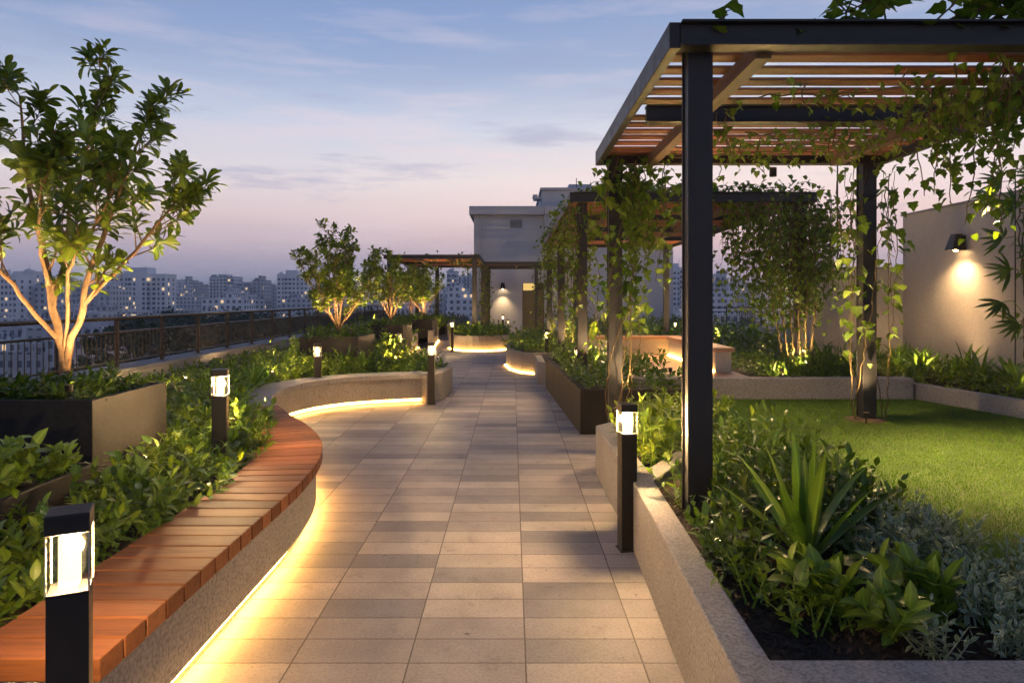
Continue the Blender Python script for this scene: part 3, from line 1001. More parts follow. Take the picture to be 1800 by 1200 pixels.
def sconce(name, label, loc, ry, power, angle, sc=1.0):
    """wall lamp: back plate, tapered shade, bulb, shining down; built facing -Y"""
    root = tag(empty(name, loc, ry), label, 'wall lamp')
    MB().box(-.03, .03, -.02, 0, -.09, .09).build('back_plate', M['lamp_metal'], root, bevel=.003)
    mb = MB(); mb.v = [(-.05, -.13, .10), (.05, -.13, .10), (.05, -.05, .10), (-.05, -.05, .10), (-.075, -.19, -.09), (.075, -.19, -.09), (.075, -.022, -.09), (-.075, -.022, -.09),
                       (-.065, -.18, -.089), (.065, -.18, -.089), (.065, -.032, -.089), (-.065, -.032, -.089), (-.045, -.125, .09), (.045, -.125, .09), (.045, -.055, .09), (-.045, -.055, .09)]
    mb.f = [(0, 1, 2, 3)] + [(k, (k + 1) % 4, 4 + (k + 1) % 4, 4 + k) for k in range(4)] + [(4 + k, 4 + (k + 1) % 4, 8 + (k + 1) % 4, 8 + k) for k in range(4)] + [(8 + k, 8 + (k + 1) % 4, 12 + (k + 1) % 4, 12 + k) for k in range(4)] + [(12, 13, 14, 15)]
    mb.build('shade', M['lamp_metal'], root, fix=False)
    MB().lathe((0, -.10, -.07), [(.012, -.035), (.03, -.01), (.03, .02), (.015, .05)], 12).build('bulb', M['bulb'], root, smooth=True)
    l = lamp('SPOT', (0, -.19, -.12), power, radius=.03, aim=(0, -.10, -2), angle=angle, blend=.9, name='lamp_glow', parent=root)
    root.scale = (sc, sc, sc)
    return root

sconce('wall_lamp', 'dark wall lamp throwing light down the tall rendered wall', (6.69, 10.1, 2.42), R(-90), 36, 140, 1.25)
sconce('wall_lamp', 'small wall lamp shining down the plant room wall', (X(884, 33.98), 33.97, 2.2), 0, 45, 95, 1.6)

spot0 = None
def uplight(x, y, z, aim, power, label, angle=80, vis=True):
    global spot0
    if spot0 is None:
        spot0 = tag(empty('garden_spotlight'), label, 'spotlight', 'small garden spotlights')
        MB().lathe((0, 0, 0), [(.012, 0), (.012, .07), (.035, .075), (.042, .14), (.036, .142), (.030, .10)], 12).build('housing', M['lamp_metal'], spot0, smooth=False)
        MB().lathe((0, 0, 0), [(.028, .118), (.028, .122)], 12).build('lens', M['bulb'], spot0)
        o = spot0
    else: o = copy_tree(spot0)
    for ch in list(o.children):
        if ch.type == 'LIGHT': bpy.data.objects.remove(ch)
    o.scale = (.65, .65, .8)
    o.location = (x, y, z); o['label'] = label
    l = lamp('SPOT', (0, 0, .16), power * 1.9, radius=.03, aim=(aim[0] - x, aim[1] - y, aim[2] - z), angle=angle, blend=.8, name='lamp_glow')
    l.parent = o
    return o
# ================================================================== trees
def tree(name, label, stems, z0, leafL, leafW, twig_n, twig_len, bark_r, J=9, kind='obov', group='small multi stemmed trees in dark boxes', start=.42, sub=2):
    """stems: lists of 3-D points from the base up"""
    root = tag(empty(name), label, 'tree', group)
    st, lf = TM(), TM()
    tips_b, tips_d, tips_l = [], [], []
    for k, P in enumerate(stems):
        r0 = bark_r * (1 - .06 * k)
        if isinstance(P, tuple): P, r0 = P
        P = spline(P, 16)
        rad = np.linspace(r0, .006, 16) ** 1.0
        P[3:-1] += rng.normal(0, .008, (12, 3))
        tube(st, P, rad, 9)
        ctr = np.array([P[0][0], P[0][1]])
        for t in np.linspace(start, 1, twig_n):
            i = min(int(t * 15), 14); f = t * 15 - i
            b = P[i] * (1 - f) + P[i + 1] * f; tg = norm((P[i + 1] - P[i])[None])[0]
            rd = rng.normal(0, 1, 3); rd -= tg * rd.dot(tg); rd = norm(rd[None])[0]
            d = tg * .75 + rd * rng.uniform(.45, 1.0) + np.array([0, 0, .25])
            d = norm(d[None])[0]
            ln = twig_len * rng.uniform(.55, 1.15) * (1.15 - .55 * t)
            bend = np.array([0, 0, .22 * ln])
            tw = np.array([b, b + d * ln * .5 + bend * .25, b + d * ln + bend])
            tube(st, spline(tw, 5), np.linspace(max(.004, rad[i] * .5), .003, 5), 5)
            e = norm((tw[2] - tw[1])[None])[0]
            L0 = min(.32, ln * .75)
            tips_b.append(tw[2] - e * L0); tips_d.append(e); tips_l.append(L0)
            for _ in range(sub):
                f2 = rng.uniform(.35, .85)
                b2 = tw[0] * (1 - f2) + tw[2] * f2
                d2 = norm((e + rng.normal(0, .55, 3) + np.array([0, 0, .15]))[None])[0]
                l2 = ln * rng.uniform(.3, .55)
                tube(st, [b2, b2 + d2 * l2 * .5, b2 + d2 * l2], [.004, .0035, .002], 4)
                tips_b.append(b2 + d2 * l2 * .15); tips_d.append(d2); tips_l.append(l2 * .85)
        e = norm((P[-1] - P[-3])[None])[0]
        tips_b.append(P[-1] - e * .22); tips_d.append(e); tips_l.append(.26)
    shoots(lf, kind, tips_b, tips_d, np.array(tips_l), J, leafL, leafW, 82, 28, .12, .55, .22)
    st.build('trunk', M['bark'], root)
    lf.build('crown', M['leaf_tree'], root)
    base = np.mean([(s[0] if isinstance(s, tuple) else s)[0] for s in stems][:1], 0)
    settle(root, (float(base[0]), float(base[1]), z0))
    return root

def pt(px, py, d): return (X(px, d), d, Z(py, d))
D1 = 4.9
tree('tree', 'tall multi stemmed tree with large glossy leaves in the nearest dark box',
     [([pt(113, 650, D1), pt(112, 625, D1), pt(104, 585, D1), pt(90, 520, D1), pt(76, 440, D1 + .05), pt(56, 330, D1 + .1), pt(36, 210, D1 + .1), pt(30, 140, D1 + .1)], .042),
      ([pt(92, 530, D1), pt(112, 440, D1 + .15), pt(130, 330, D1 + .25), pt(165, 200, D1 + .3), pt(182, 115, D1 + .35)], .019),
      ([pt(84, 490, D1), pt(68, 410, D1 - .2), pt(72, 310, D1 - .35), pt(90, 240, D1 - .4)], .016),
      ([pt(116, 645, D1), pt(120, 620, D1), pt(133, 580, D1 - .05), pt(149, 520, D1 - .1), pt(174, 420, D1 - .2), pt(212, 330, D1 - .2), pt(245, 240, D1 - .2), pt(270, 175, D1 - .25)], .034),
      ([pt(147, 528, D1 - .1), pt(195, 478, D1), pt(250, 420, D1 + .15), pt(300, 360, D1 + .2), pt(328, 325, D1 + .25)], .020),
      ([pt(106, 595, D1), pt(60, 545, D1 - .1), pt(15, 490, D1 - .2), pt(-30, 420, D1 - .3), pt(-60, 300, D1 - .3), pt(-55, 200, D1 - .3)], .020),
      ([pt(113, 615, D1), pt(121, 540, D1 - .1), pt(122, 470, D1 - .25), pt(152, 410, D1 - .35), pt(195, 330, D1 - .45), pt(220, 260, D1 - .5)], .016)],
     .88, .148, .028, 12, .38, .04, J=9).scale = (.95, .95, .95)

def auto_stems(x, y, z0, h, spread, n):
    out = []
    for k in range(n):
        a = 6.283 * k / n + rng.uniform(-.4, .4); q_ = (.22, .95, .6, 1.0, .4, .85)[k % 6]; s = spread * q_ * rng.uniform(.9, 1.1)
        hh = h * (1.08 - .36 * q_) * rng.uniform(.93, 1.05)
        c, q = math.cos(a), math.sin(a)
        out.append([(x, y, z0), (x + c * s * .05, y + q * s * .05, z0 + hh * .14), (x + c * s * .34, y + q * s * .34, z0 + hh * .40),
                    (x + c * s * .66, y + q * s * .66, z0 + hh * .68), (x + c * s * .92, y + q * s * .92, z0 + hh)])
    return out
t2 = tree('tree', 'second tree, round airy crown lit from below behind the curved stone wall', auto_stems(0, 0, 0, 1.78, .80, 10), 0, .105, .026, 13, .36, .016, J=8, start=.42, sub=3)
t2.location = (X(595, 12.2), 12.2, .9)
t3 = tree('tree', 'third tree, lit from below where the railing meets the far pergola', auto_stems(0, 0, 0, 1.75, .85, 8), 0, .12, .03, 11, .38, .018, J=8, start=.46, sub=2)
t3.location = (X(687, 17.4), 17.4, .9); t3.scale = (1.0, 1.0, .98)
for src, x, y, rz, s, lab in ((t3, X(745, 23.0), 23.0, 2.6, .92, 'fourth tree standing under the far pergola roof'),
                              (t2, X(722, 27.5), 27.5, 5.2, 1.1, 'dim small tree deepest under the far pergola')):
    o = copy_tree(src); o.location = (x, y, .9); o.rotation_euler = (0, 0, rz); o.scale = (s, s, s * 1.02); o['label'] = lab

# tree boxes
tb = []
for x0, x1, y0, y1, zt, lab in ((-4.0, -2.68, 4.36, 5.3, .95, 'large dark square tree box holding the tall near tree'),
                                (-3.58, -2.6, 11.5, 12.95, .95, 'dark square tree box behind the curved stone wall'),
                                (-3.6, -2.66, 16.6, 18.2, .95, 'dark tree box further along the railing'),
                                (-3.55, -2.6, 22.2, 23.8, .9, 'small dark tree box under the far pergola'),
                                (-3.5, -2.42, 3.25, 4.0, .64, 'low dark planter box holding broad bright leaves at the frame edge')):
    r_, q_ = box_planter('tree_box', [(x0, y0), (x1, y0), (x1, y1), (x0, y1)], .30, zt, .035, lab, 'planter_dark', zt - .06)
    tb.append(q_)
ground_cover('underplanting', [(-3.92, 4.5), (-2.82, 4.5), (-2.82, 5.2), (-3.92, 5.2)], .87, 190, 'dark leafy underplanting filling the nearest tree box', M['leaf_dark'], 'lance', (.10, .24), .09, .018, 10)
ground_cover('underplanting', tb[1], .87, 120, 'ferny underplanting around the trunk of the second tree', M['leaf_cover'], 'lance', (.12, .24), .09, .016, 9)
ground_cover('underplanting', tb[2], .87, 90, 'underplanting in the third tree box', M['leaf_cover'], 'lance', (.12, .26), .09, .018, 8)
ground_cover('underplanting', tb[3], .82, 80, 'underplanting in the fourth tree box', M['leaf_cover'], 'lance', (.12, .26), .09, .018, 8)

# beds on the left
bed = [(-5.7, 1.6), (-1.80, 1.6), (-1.78, 4.2), (-1.86, 4.95), (-2.0, 5.6), (-2.25, 6.25), (-2.6, 6.9), (-2.9, 7.4), (-3.2, 8.0), (-3.36, 8.5), (-3.36, 9.1), (-3.18, 9.8), (-2.75, 10.3), (-2.15, 10.65), (-1.4, 10.9), (-1.3, 11.7), (-1.75, 13.5), (-2.65, 15.4), (-2.9, 17.2), (-3.2, 21.8), (-3.0, 34), (-5.7, 34)]
MB().prism(bed, .004, .36).build('soil', M['soil'])['kind'] = 'structure'
boxes = [[(-4.2, 4.1), (-2.56, 4.1), (-2.56, 5.3), (-4.2, 5.3)], [(-3.58, 11.5), (-2.6, 11.5), (-2.6, 12.95), (-3.58, 12.95)], [(-3.6, 16.6), (-2.66, 16.6), (-2.66, 18.2), (-3.6, 18.2)],
         [(-3.5, 3.25), (-2.36, 3.25), (-2.36, 4), (-3.5, 4)], [(-3.55, 22.2), (-2.6, 22.2), (-2.6, 23.8), (-3.55, 23.8)]]
nearbed = [(-2.7, 1.7), (-1.84, 1.7), (-1.82, 4.2), (-1.9, 4.95), (-2.04, 5.6), (-2.3, 6.25), (-2.65, 6.9), (-2.95, 7.4), (-3.4, 7.6), (-3.6, 5.5), (-3.0, 4.3), (-3.0, 3)]
ground_cover('ground_cover', nearbed, .36, 1100, 'dense leafy shrubs filling the bed behind the timber bench', M['leaf_cover'], 'lance', (.14, .30), .082, .0185, 10, boxes)
ground_cover('ground_cover', nearbed, .36, 260, 'rounder glossy leaves mixed into the bed behind the timber bench', M['leaf_dark'], 'oval', (.16, .36), .09, .028, 8, boxes, .6)
midbed = [(-3.3, 7.2), (-2.95, 7.4), (-3.25, 8.0), (-3.4, 8.5), (-3.4, 9.1), (-3.2, 9.85), (-2.78, 10.35), (-2.15, 10.7), (-1.45, 10.95), (-1.2, 11.5), (-1.8, 13.4), (-3.5, 13.4), (-4.2, 11.6), (-4.0, 8.0)]
ground_cover('ground_cover', midbed, .36, 1000, 'bright leafy planting behind the curved stone wall', M['leaf_cover'], 'lance', (.16, .40), .10, .02, 9, boxes)
ground_cover('ground_cover', [(-5.65, 4), (-4.1, 5.6), (-4.0, 8.0), (-4.2, 11.6), (-3.6, 13.4), (-4.2, 14), (-4.8, 20), (-5.65, 30)], .36, 900, 'low sparse planting at the foot of the parapet', M['leaf_cover'], 'lance', (.06, .16), .08, .016, 8, boxes)
farbed = [(-1.85, 13.5), (-2.7, 15.4), (-2.95, 17.2), (-3.2, 21.8), (-2.9, 25.5), (-2.8, 33), (-5.0, 33), (-4.6, 16), (-4.2, 12.5), (-3.5, 13.5)]
ground_cover('ground_cover', farbed, .36, 1100, 'mixed planting running along the railing to the far pergola', M['leaf_cover'], 'lance', (.25, .65), .14, .03, 9, boxes)
ground_cover('ground_cover', ib_in, .40, 330, 'low green planting filling the round island planter', M['leaf_cover'], 'lance', (.15, .42), .13, .026, 9)
ground_cover('ground_cover', rb_in, .38, 420, 'lush planting in the rounded bed under the vine pergola', M['leaf_cover'], 'lance', (.2, .5), .12, .024, 9)
ground_cover('ground_cover', [(.9, 8.12), (2.2, 8.12), (2.2, 8.5), (1.65, 12.1), (.72, 12.1)], .46, 330, 'leafy planting spilling over the dark tapered planter', M['leaf_dark'], 'lance', (.16, .42), .11, .023, 9)
ground_cover('ground_cover', [(2.3, 9), (4, 12), (8, 12.5), (8, 30), (2.3, 30), (2.3, 22)], .28, 1300, 'massed shrubs beyond the deck seat', M['leaf_dark'], 'lance', (.3, .75), .15, .032, 8, [[(1.2, 8.5), (3.4, 8.5), (3.4, 12.8), (1.2, 12.8)]])
ground_cover('ground_cover', [(3.45, 8.76), (4.95, 8.76), (4.95, 11.5), (3.45, 11.5)], .47, 300, 'fine green planting between the deck seat and the cross wall', M['leaf_dark'], 'lance', (.12, .30), .09, .014, 10)
ground_cover('ground_cover', [(5.16, 8.8), (5.5, 7.12), (6.2, 4.0), (6.6, 4.0), (6.6, 11.5), (5.15, 11.5)], .47, 420, 'low green planting under the strappy plants by the tall wall', M['leaf_cover'], 'lance', (.10, .26), .10, .018, 10)

# ---------------------------------------------------------------- individual plants
def plant_mesh(name, build):
    tm = TM(); build(tm); return tm.mesh(name)

def strap_plant(n, ln, wd, tilt0=8, tilt1=75, curl=(.1, .9), kind='strap', h0=.05):
    def f(tm):
        k = np.arange(n); az = k * 2.39996 + rng.normal(0, .15, n)
        ti = np.radians(tilt0 + (tilt1 - tilt0) * (k / n) ** 1.1 + rng.normal(0, 4, n))
        d = np.c_[np.sin(ti) * np.cos(az), np.sin(ti) * np.sin(az), np.cos(ti)]
        up = np.c_[-np.cos(az), -np.sin(az), np.full(n, .25)]
        up = np.c_[-np.cos(ti) * np.cos(az), -np.cos(ti) * np.sin(az), np.sin(ti)]
        pos = np.c_[.02 * np.cos(az), .02 * np.sin(az), h0 * (1 - k / n) + .01]
        put_leaves(tm, kind, pos, d, up, ln * rng.uniform(.75, 1.1, n) * (1 - .25 * k / n), wd * rng.uniform(.8, 1.1, n), np.linspace(curl[0], curl[1], n) + rng.normal(0, .12, n))
    return f

def shrub(nst, h, LL, W_, J, kind='lance', spread=.6, stems=True, a0=80, a1=25, curl=.55):
    def f(tm):
        d = rng.normal(0, spread, (nst, 3)); d[:, 2] = 1
        d = norm(d); hh = h * rng.uniform(.6, 1.1, nst)
        b = np.c_[rng.normal(0, .05, (nst, 2)), np.zeros(nst)]
        if stems:
            for i in range(nst):
                e = b[i] + d[i] * hh[i]
                tube(tm, [b[i], (b[i] + e) / 2, e], [.006, .004, .002], 4)
        shoots(tm, kind, b, d, hh, J, LL, W_, a0, a1, .2, curl)
    return f

def put(me, mat, name, x, y, z, label, cat='plant', group=None, s=1.0, rz=None):
    o = bpy.data.objects.new(name, me)
    if not me.materials: me.materials.append(mat)
    COL.objects.link(o)
    o.location = (x, y, z); o.rotation_euler = (rnd.uniform(-.06, .06), rnd.uniform(-.06, .06), rnd.uniform(0, 6.28) if rz is None else rz)
    o.scale = (s, s, s)
    return tag(o, label, cat, group)

me = plant_mesh('strap_plant', strap_plant(22, .59, .035, 5, 82, (.05, .75)))
put(me, M['leaf_strap'], 'strap_plant', 1.30, 3.0, .40, 'large upright strap leaved plant in the middle of the nearest bed', 'plant', s=1.0, rz=.6)

broad = plant_mesh('broad_leaf_plant', shrub(7, .21, .13, .034, 9, 'oval', .38, True, 70, 18, .6))
for x, y, s, lab in ((1.24, 2.58, 1.05, 'bright broad leaved plant closest to the pale wall corner'), (1.40, 2.50, .95, 'middle one of the three bright broad leaved plants'), (1.60, 2.56, 1.1, 'bright broad leaved plant beside the silver foliage')):
    put(broad, M['leaf_broad'], 'broad_leaf_plant', x, y, .36, lab, 'plant', 'three bright broad leaved plants', s)
lob = plant_mesh('small_plant', shrub(9, .2, .055, .015, 8, 'vine', .5))
for x, y, s, lab in ((1.04, 2.78, 1.1, 'small ferny plant on bare soil behind the wall corner'), (1.09, 2.52, .95, 'small ferny plant nearest the wall corner'), (1.20, 2.85, .8, 'small ferny plant below the strap leaves')):
    put(lob, M['leaf_cover'], 'small_plant', x, y, .36, lab, 'plant', 'small ferny plants', s)
sil = [plant_mesh('silver_plant', shrub(16, .24, .06, .011, 9, 'lance', .55, True, 75, 30, .3)) for _ in range(2)]
for k in range(17):
    x, y = 1.58 + rnd.random() * .5, 2.62 + rnd.random() * .75
    if y < 2.85: x += .2
    put(sil[k % 2], M['leaf_silver'], 'silver_plant', x, y, .36, 'silver grey foliage plant massed at the lawn edge of the nearest bed', 'plant', 'silver foliage plants in the nearest bed', rnd.uniform(.8, 1.15))
for x, y in ((1.72, 2.36), (1.9, 2.42), (1.82, 2.55), (2.02, 2.34), (1.45, 2.34)):
    put(sil[0], M['leaf_silver'], 'silver_plant', x, y, .36, 'small silver grey plant close to the front kerb of the nearest bed', 'plant', 'small silver plants at the front kerb', rnd.uniform(.6, .8))
shr = [plant_mesh('leafy_shrub', shrub(14, .40, .085, .0185, 11, 'lance', .5)) for _ in range(3)]
sp_ = [(1.02, 3.25), (1.12, 3.55), (1.05, 4.0), (1.35, 3.6), (1.25, 4.1), (1.5, 3.95), (1.62, 3.5), (1.72, 3.75), (1.85, 3.5), (1.82, 3.95), (1.5, 4.3), (1.72, 4.25), (1.8, 4.6), (1.3, 4.4), (1.55, 4.7), (1.42, 4.75), (1.68, 5.0), (1.88, 3.75), (1.45, 3.3), (1.6, 3.35), (1.0, 3.0)]
for k, (x, y) in enumerate(sp_):
    put(shr[k % 3], M['leaf_dark'], 'leafy_shrub', x, y, .35, 'dark leafy shrub massed behind the strap leaved plant', 'shrub', 'dark shrubs in the nearest bed', rnd.uniform(.8, 1.12) * (.85 if x < 1.2 else 1))
tall = [plant_mesh('lance_leaf_plant', shrub(10, .44, .115, .021, 10, 'lance', .36, True, 70, 30, .7)) for _ in range(2)]
sp2 = [(.98, 4.85), (1.05, 5.15), (1.18, 5.45), (1.0, 5.5), (1.32, 5.7), (1.1, 5.9), (1.5, 5.6), (1.4, 6.1), (1.62, 6.0), (1.25, 6.3), (1.75, 5.65), (1.6, 6.6), (1.9, 6.2), (1.45, 6.8), (1.8, 6.9), (1.3, 6.6), (1.6, 7.3), (1.8, 7.3), (1.75, 6.4)]
for k, (x, y) in enumerate(sp2):
    put(tall[k % 2], M['leaf_cover'], 'lance_leaf_plant', x, y, .35, 'upright lance leaved plant lit beside the path bollard', 'plant', 'upright plants between the bollard and the pergola post', rnd.uniform(.8, 1.15) * (.62 if y > 6.2 else 1))
# wood chips and fallen leaves on the bare soil
n = 5200
p = scatter([(.84, 2.2), (2.1, 2.2), (2.1, 2.75), (1.3, 3.3), (1.1, 4.2), (.92, 4.2)], n)
tm = TM(); d = rng.normal(0, 1, (n, 3)); d[:, 2] *= .25
put_leaves(tm, 'lance', np.c_[p, np.full(n, .362) + rng.uniform(0, .006, n)], d, np.c_[rng.normal(0, .35, (n, 2)), np.ones(n)], rng.uniform(.012, .045, n), rng.uniform(.003, .007, n), rng.normal(0, .4, n))
tag(tm.build('wood_chips', M['mulch']), 'dark wood chip litter on the bare soil of the nearest bed', 'mulch', kind='stuff')
# stray stems at the lawn edge
me = plant_mesh('tall_stem', shrub(3, .5, .09, .016, 7, 'lance', .16, True, 60, 20, .7))
for x, y, lab in ((1.78, 4.3, 'single tall dark stem rising in front of the lawn'), (1.9, 4.75, 'tall dark stem at the lawn edge behind the shrubs')):
    put(me, M['leaf_dark'], 'tall_stem', x, y, .4, lab, 'plant')

fern = [plant_mesh('fern', strap_plant(26, .46, .030, 10, 80, (.4, 1.6))) for _ in range(3)]
for k in range(17):
    y = 6.3 + k * .30; x = 5.75 + (.0 if k % 2 else .5) + rnd.uniform(-.12, .12) + max(0, (7.1 - y) * .2)
    put(fern[k % 3], M['leaf_strap'], 'fern', x, y, .47, 'arching strap leaved fern below the tall rendered wall', 'fern', 'ferns along the tall wall', rnd.uniform(.85, 1.2))
for k in range(8):
    x, y = 4.75 + rnd.uniform(-.1, 1.7), 10.7 + rnd.uniform(-.3, .7)
    put(fern[k % 3], M['leaf_dark'] if False else M['leaf_strap'], 'fern', x, y, .47, 'arching fern at the foot of the lower cross wall', 'fern', 'ferns along the cross wall', rnd.uniform(.8, 1.1))
bush = [plant_mesh('fine_bush', shrub(60, .34, .06, .008, 12, 'lance', .95, False, 70, 25, .3)) for _ in range(2)]
for x, y, s, lab in ((3.55, 9.35, 1.4, 'feathery bush beside the end of the deck seat'), (3.9, 9.2, 1.5, 'feathery bush in front of the lit vine trunks'), (4.35, 9.3, 1.55, 'feathery bush at the right of the lit vine trunks'), (4.7, 9.6, 1.3, 'feathery bush closest to the lower cross wall'), (3.7, 10.3, 1.3, 'tallest feathery bush behind the deck seat')):
    put(bush[int(s * 10) % 2], M['leaf_dark'], 'fine_bush', x, y, .47, lab, 'bush', 'feathery bushes around the vine trunks', s)
for x, y, s, lab in ((3.42, 8.98, .75, 'small lit strap plant at the corner of the deck seat'), (3.62, 8.93, .65, 'smaller lit strap plant right of the seat corner')):
    put(fern[0], M['leaf_strap'], 'fern', x, y, .47, lab, 'plant', None, s)
for k, (px, d) in enumerate(((505, 10.6), (535, 11.3), (470, 9.6), (445, 8.8), (610, 11.0), (660, 13.6), (420, 7.4), (640, 10.9), (700, 13.2), (400, 8.6))):
    put(fern[k % 3], M['leaf_strap'], 'fern', X(px, d), d, .36, 'strap leaved plant standing above the bed by the parapet', 'plant', 'strap plants in the bed by the parapet', rnd.uniform(.75, 1.05))
bl = plant_mesh('broad_leaf_plant', shrub(10, .27, .15, .040, 9, 'oval', .5, True, 75, 20, .6))
for x, y, s, lab in ((-2.6, 3.42, .85, 'broad bright leaves in the low dark box, end of the row'), (-2.85, 3.48, .9, 'broad bright leaves in the low dark box by the frame edge'), (-2.72, 3.7, .85, 'broad bright leaves at the back of the low dark box'), (-2.55, 3.78, .7, 'small broad leaves at the back corner of the low dark box')):
    put(bl, M['leaf_broad'], 'broad_leaf_plant', x, y, .58, lab, 'plant', 'broad leaved plants in the low dark box', s)
# round clipped bushes behind the deck
for x, y, s, lab in ((3.9, 13.6, 1.3, 'round bush behind the deck seat, left of two'), (4.5, 13.2, 1.6, 'round bush behind the deck seat, right of two')):
    put(bush[0], M['leaf_dark'], 'round_bush', x, y, .45, lab, 'bush', None, s)
fl = plant_mesh('flowering_plant', shrub(12, .34, .035, .014, 3, 'oval', .4, True, 80, 40, .3))
put(fl, M['flower'], 'flowering_plant', 1.5, 9.6, .62, 'pale pink flowers among the leaves of the dark tapered planter', 'flowers')

# ---------------------------------------------------------------- lawn grass
lawn = [(1.75, 5.5), (1.8, 8.48), (4.97, 8.48), (5.32, 7.1), (6.2, 2.3), (2.4, 2.3), (2.05, 2.8), (1.9, 4)]
n = 210000
p = scatter(lawn, n)
tm = TM()
d = rng.normal(0, .42, (n, 3)); d[:, 2] = 1
put_leaves(tm, 'blade', np.c_[p, np.full(n, .338)], d, np.c_[rng.normal(0, 1, (n, 2)), np.full(n, .1)], rng.uniform(.014, .034, n), rng.uniform(.0014, .0026, n), rng.normal(.3, .4, n))
tag(tm.build('grass', M['grass']), 'short green lawn grass', 'grass', kind='stuff')
# grass tufts straggling at the bed edge
n = 900
p = np.c_[rng.uniform(1.75, 2.15, n), rng.uniform(2.5, 6.2, n)]
tm = TM(); d = rng.normal(0, .6, (n, 3)); d[:, 2] = 1
put_leaves(tm, 'strap', np.c_[p, np.full(n, .34)], d, rng.normal(0, 1, (n, 3)), rng.uniform(.08, .2, n), rng.uniform(.003, .006, n), rng.normal(.8, .4, n))
tag(tm.build('grass_tufts', M['grass']), 'loose wispy grass between the bed and the lawn', 'grass', kind='stuff')

# ================================================================== vines
def vine(name, label, strands, step, LL, W_, mat='leaf_vine', kind='vine', r=.006, spread=.06, hang=.55, skip=0., cat='vine', stem=True, group=None):
    root = tag(empty(name), label, cat, group)
    st, lf = TM(), TM()
    for P in strands:
        P = resample(spline(P, max(6, len(P) * 5)), .07)
        if len(P) < 3: P = resample(P, .02)
        P[1:] += rng.normal(0, .008, P[1:].shape)
        if stem: tube(st, P, np.linspace(r, r * .5, len(P)), 5)
        q = resample(P, step); q = q[int(len(q) * skip):]
        m_ = len(q)
        q = q + rng.normal(0, spread, (m_, 3))
        az = rng.uniform(0, 6.28, m_)
        d = np.c_[np.cos(az), np.sin(az), -hang - rng.uniform(0, .6, m_)]
        up = np.c_[np.cos(az) * .6, np.sin(az) * .6, np.ones(m_)] + rng.normal(0, .3, (m_, 3))
        s = rng.uniform(.6, 1.15, m_)
        put_leaves(lf, kind, q, d, up, LL * s, W_ * s, rng.normal(.4, .3, m_))
    if stem: st.build('stem', M['stem'], root)
    lf.build('foliage', M[mat], root)
    b = np.array(strands[0][0])
    settle(root, (float(b[0]), float(b[1]), float(b[2])))
    return root

def helix(x, y, z0, z1, r, turns, ph, n=14, sq=1.0):
    return [(x + r * math.cos(ph + turns * 6.283 * k / n) + rnd.uniform(-.02, .02), y + r * sq * math.sin(ph + turns * 6.283 * k / n), z0 + (z1 - z0) * k / n) for k in range(n + 1)]

def drop(x, y, z, ln):
    return [(x, y, z), (x + rnd.uniform(-.04, .04), y + rnd.uniform(-.04, .04), z - ln * .5), (x + rnd.uniform(-.08, .08), y + rnd.uniform(-.06, .06), z - ln)]

# on the near pergola, path-side rear post
s_ = [helix(1.12, 7.0, .38, 3.0, .13 + .02 * k, .5 + .2 * k, k * 1.3) for k in range(4)]
s_ += [[(1.16, 6.95, .38), (1.22, 6.95, 1.2), (1.18, 6.95, 2.0), (1.25, 6.95, 3.0)], [(1.10, 6.93, .38), (1.14, 6.93, 1.1), (1.24, 6.93, 2.0), (1.16, 6.93, 3.0)]]
vine('climbing_vine', 'thick leafy vine climbing the path-side rear post of the nearest pergola', s_, .038, .095, .042, skip=.38, spread=.09)
s_ = [drop(1.16 + rnd.random() * .42, 6.95 + rnd.uniform(-.15, .15), 3.0 - rnd.random() * .1, rnd.uniform(.5, 1.5) * (1.1 - .2 * k / 14)) for k in range(11)]
vine('hanging_vine', 'curtain of vine hanging beside the path-side rear post of the nearest pergola', s_, .026, .10, .045, spread=.07)
s_ = [[(1.05, 7.0, 2.9), (1.0, 6.9, 2.8), (.94, 6.85, 2.62), (.92, 6.85, 2.45)]]
vine('vine_sprig', 'loose vine sprig leaning out over the path from the rear post', s_, .05, .15, .06, spread=.04)
# lawn post, sparse
s_ = [helix(3.66, 7.05, .36, 2.9, .15, .4, k * 1.7) for k in range(3)] + [[(3.50, 6.98, .36), (3.46, 6.98, 1.1), (3.50, 6.98, 2.0), (3.40, 6.98, 2.9)], [(3.82, 6.98, .36), (3.86, 6.98, 1.1), (3.84, 6.98, 2.0), (3.92, 6.98, 2.9)]]
vine('climbing_vine', 'thin sparse vine winding up the pergola post on the lawn', s_, .11, .12, .048, skip=.25, spread=.06)
s_ = [drop(3.66 + sx * rnd.uniform(.12, .34), 6.98, 2.9 - rnd.random() * .2, rnd.uniform(.6, 1.6)) for sx in (-1, 1, 1, -1, 1)]
vine('hanging_vine', 'loose sprays of big leaves hanging around the lawn post', s_, .085, .13, .055, spread=.07)
# roof of near pergola
s_ = []
for k in range(36):
    x = 1.5 + (rnd.random() ** .75) * 2.1; y = 4.0 + rnd.random() * 3.0
    s_.append(drop(x, y, 2.98, rnd.uniform(.08, .28)))
for k in range(12):
    y = 4.0 + rnd.random() * 3; x = 1.5 + rnd.random()
    s_.append([(x, y, 2.97), (x + .5, y + rnd.uniform(-.2, .2), 2.98), (x + 1.1, y + rnd.uniform(-.3, .3), 2.97)])
vine('roof_vine', 'leafy vine trailing through the slats of the nearest pergola roof', s_, .042, .07, .03, spread=.05)
s_ = [drop(2.62 + rnd.random() * .95, 3.85 + rnd.random() * 1.1, 3.0, rnd.uniform(.15, .6)) for k in range(28)]
s_ += [drop(2.85 + rnd.random() * .7, 4.1 + rnd.random() * .8, 3.0, rnd.uniform(.5, 1.0)) for k in range(9)]
vine('hanging_vine', 'heavy dark mass of vine hanging from the right of the nearest pergola roof', s_, .036, .082, .035, spread=.06)
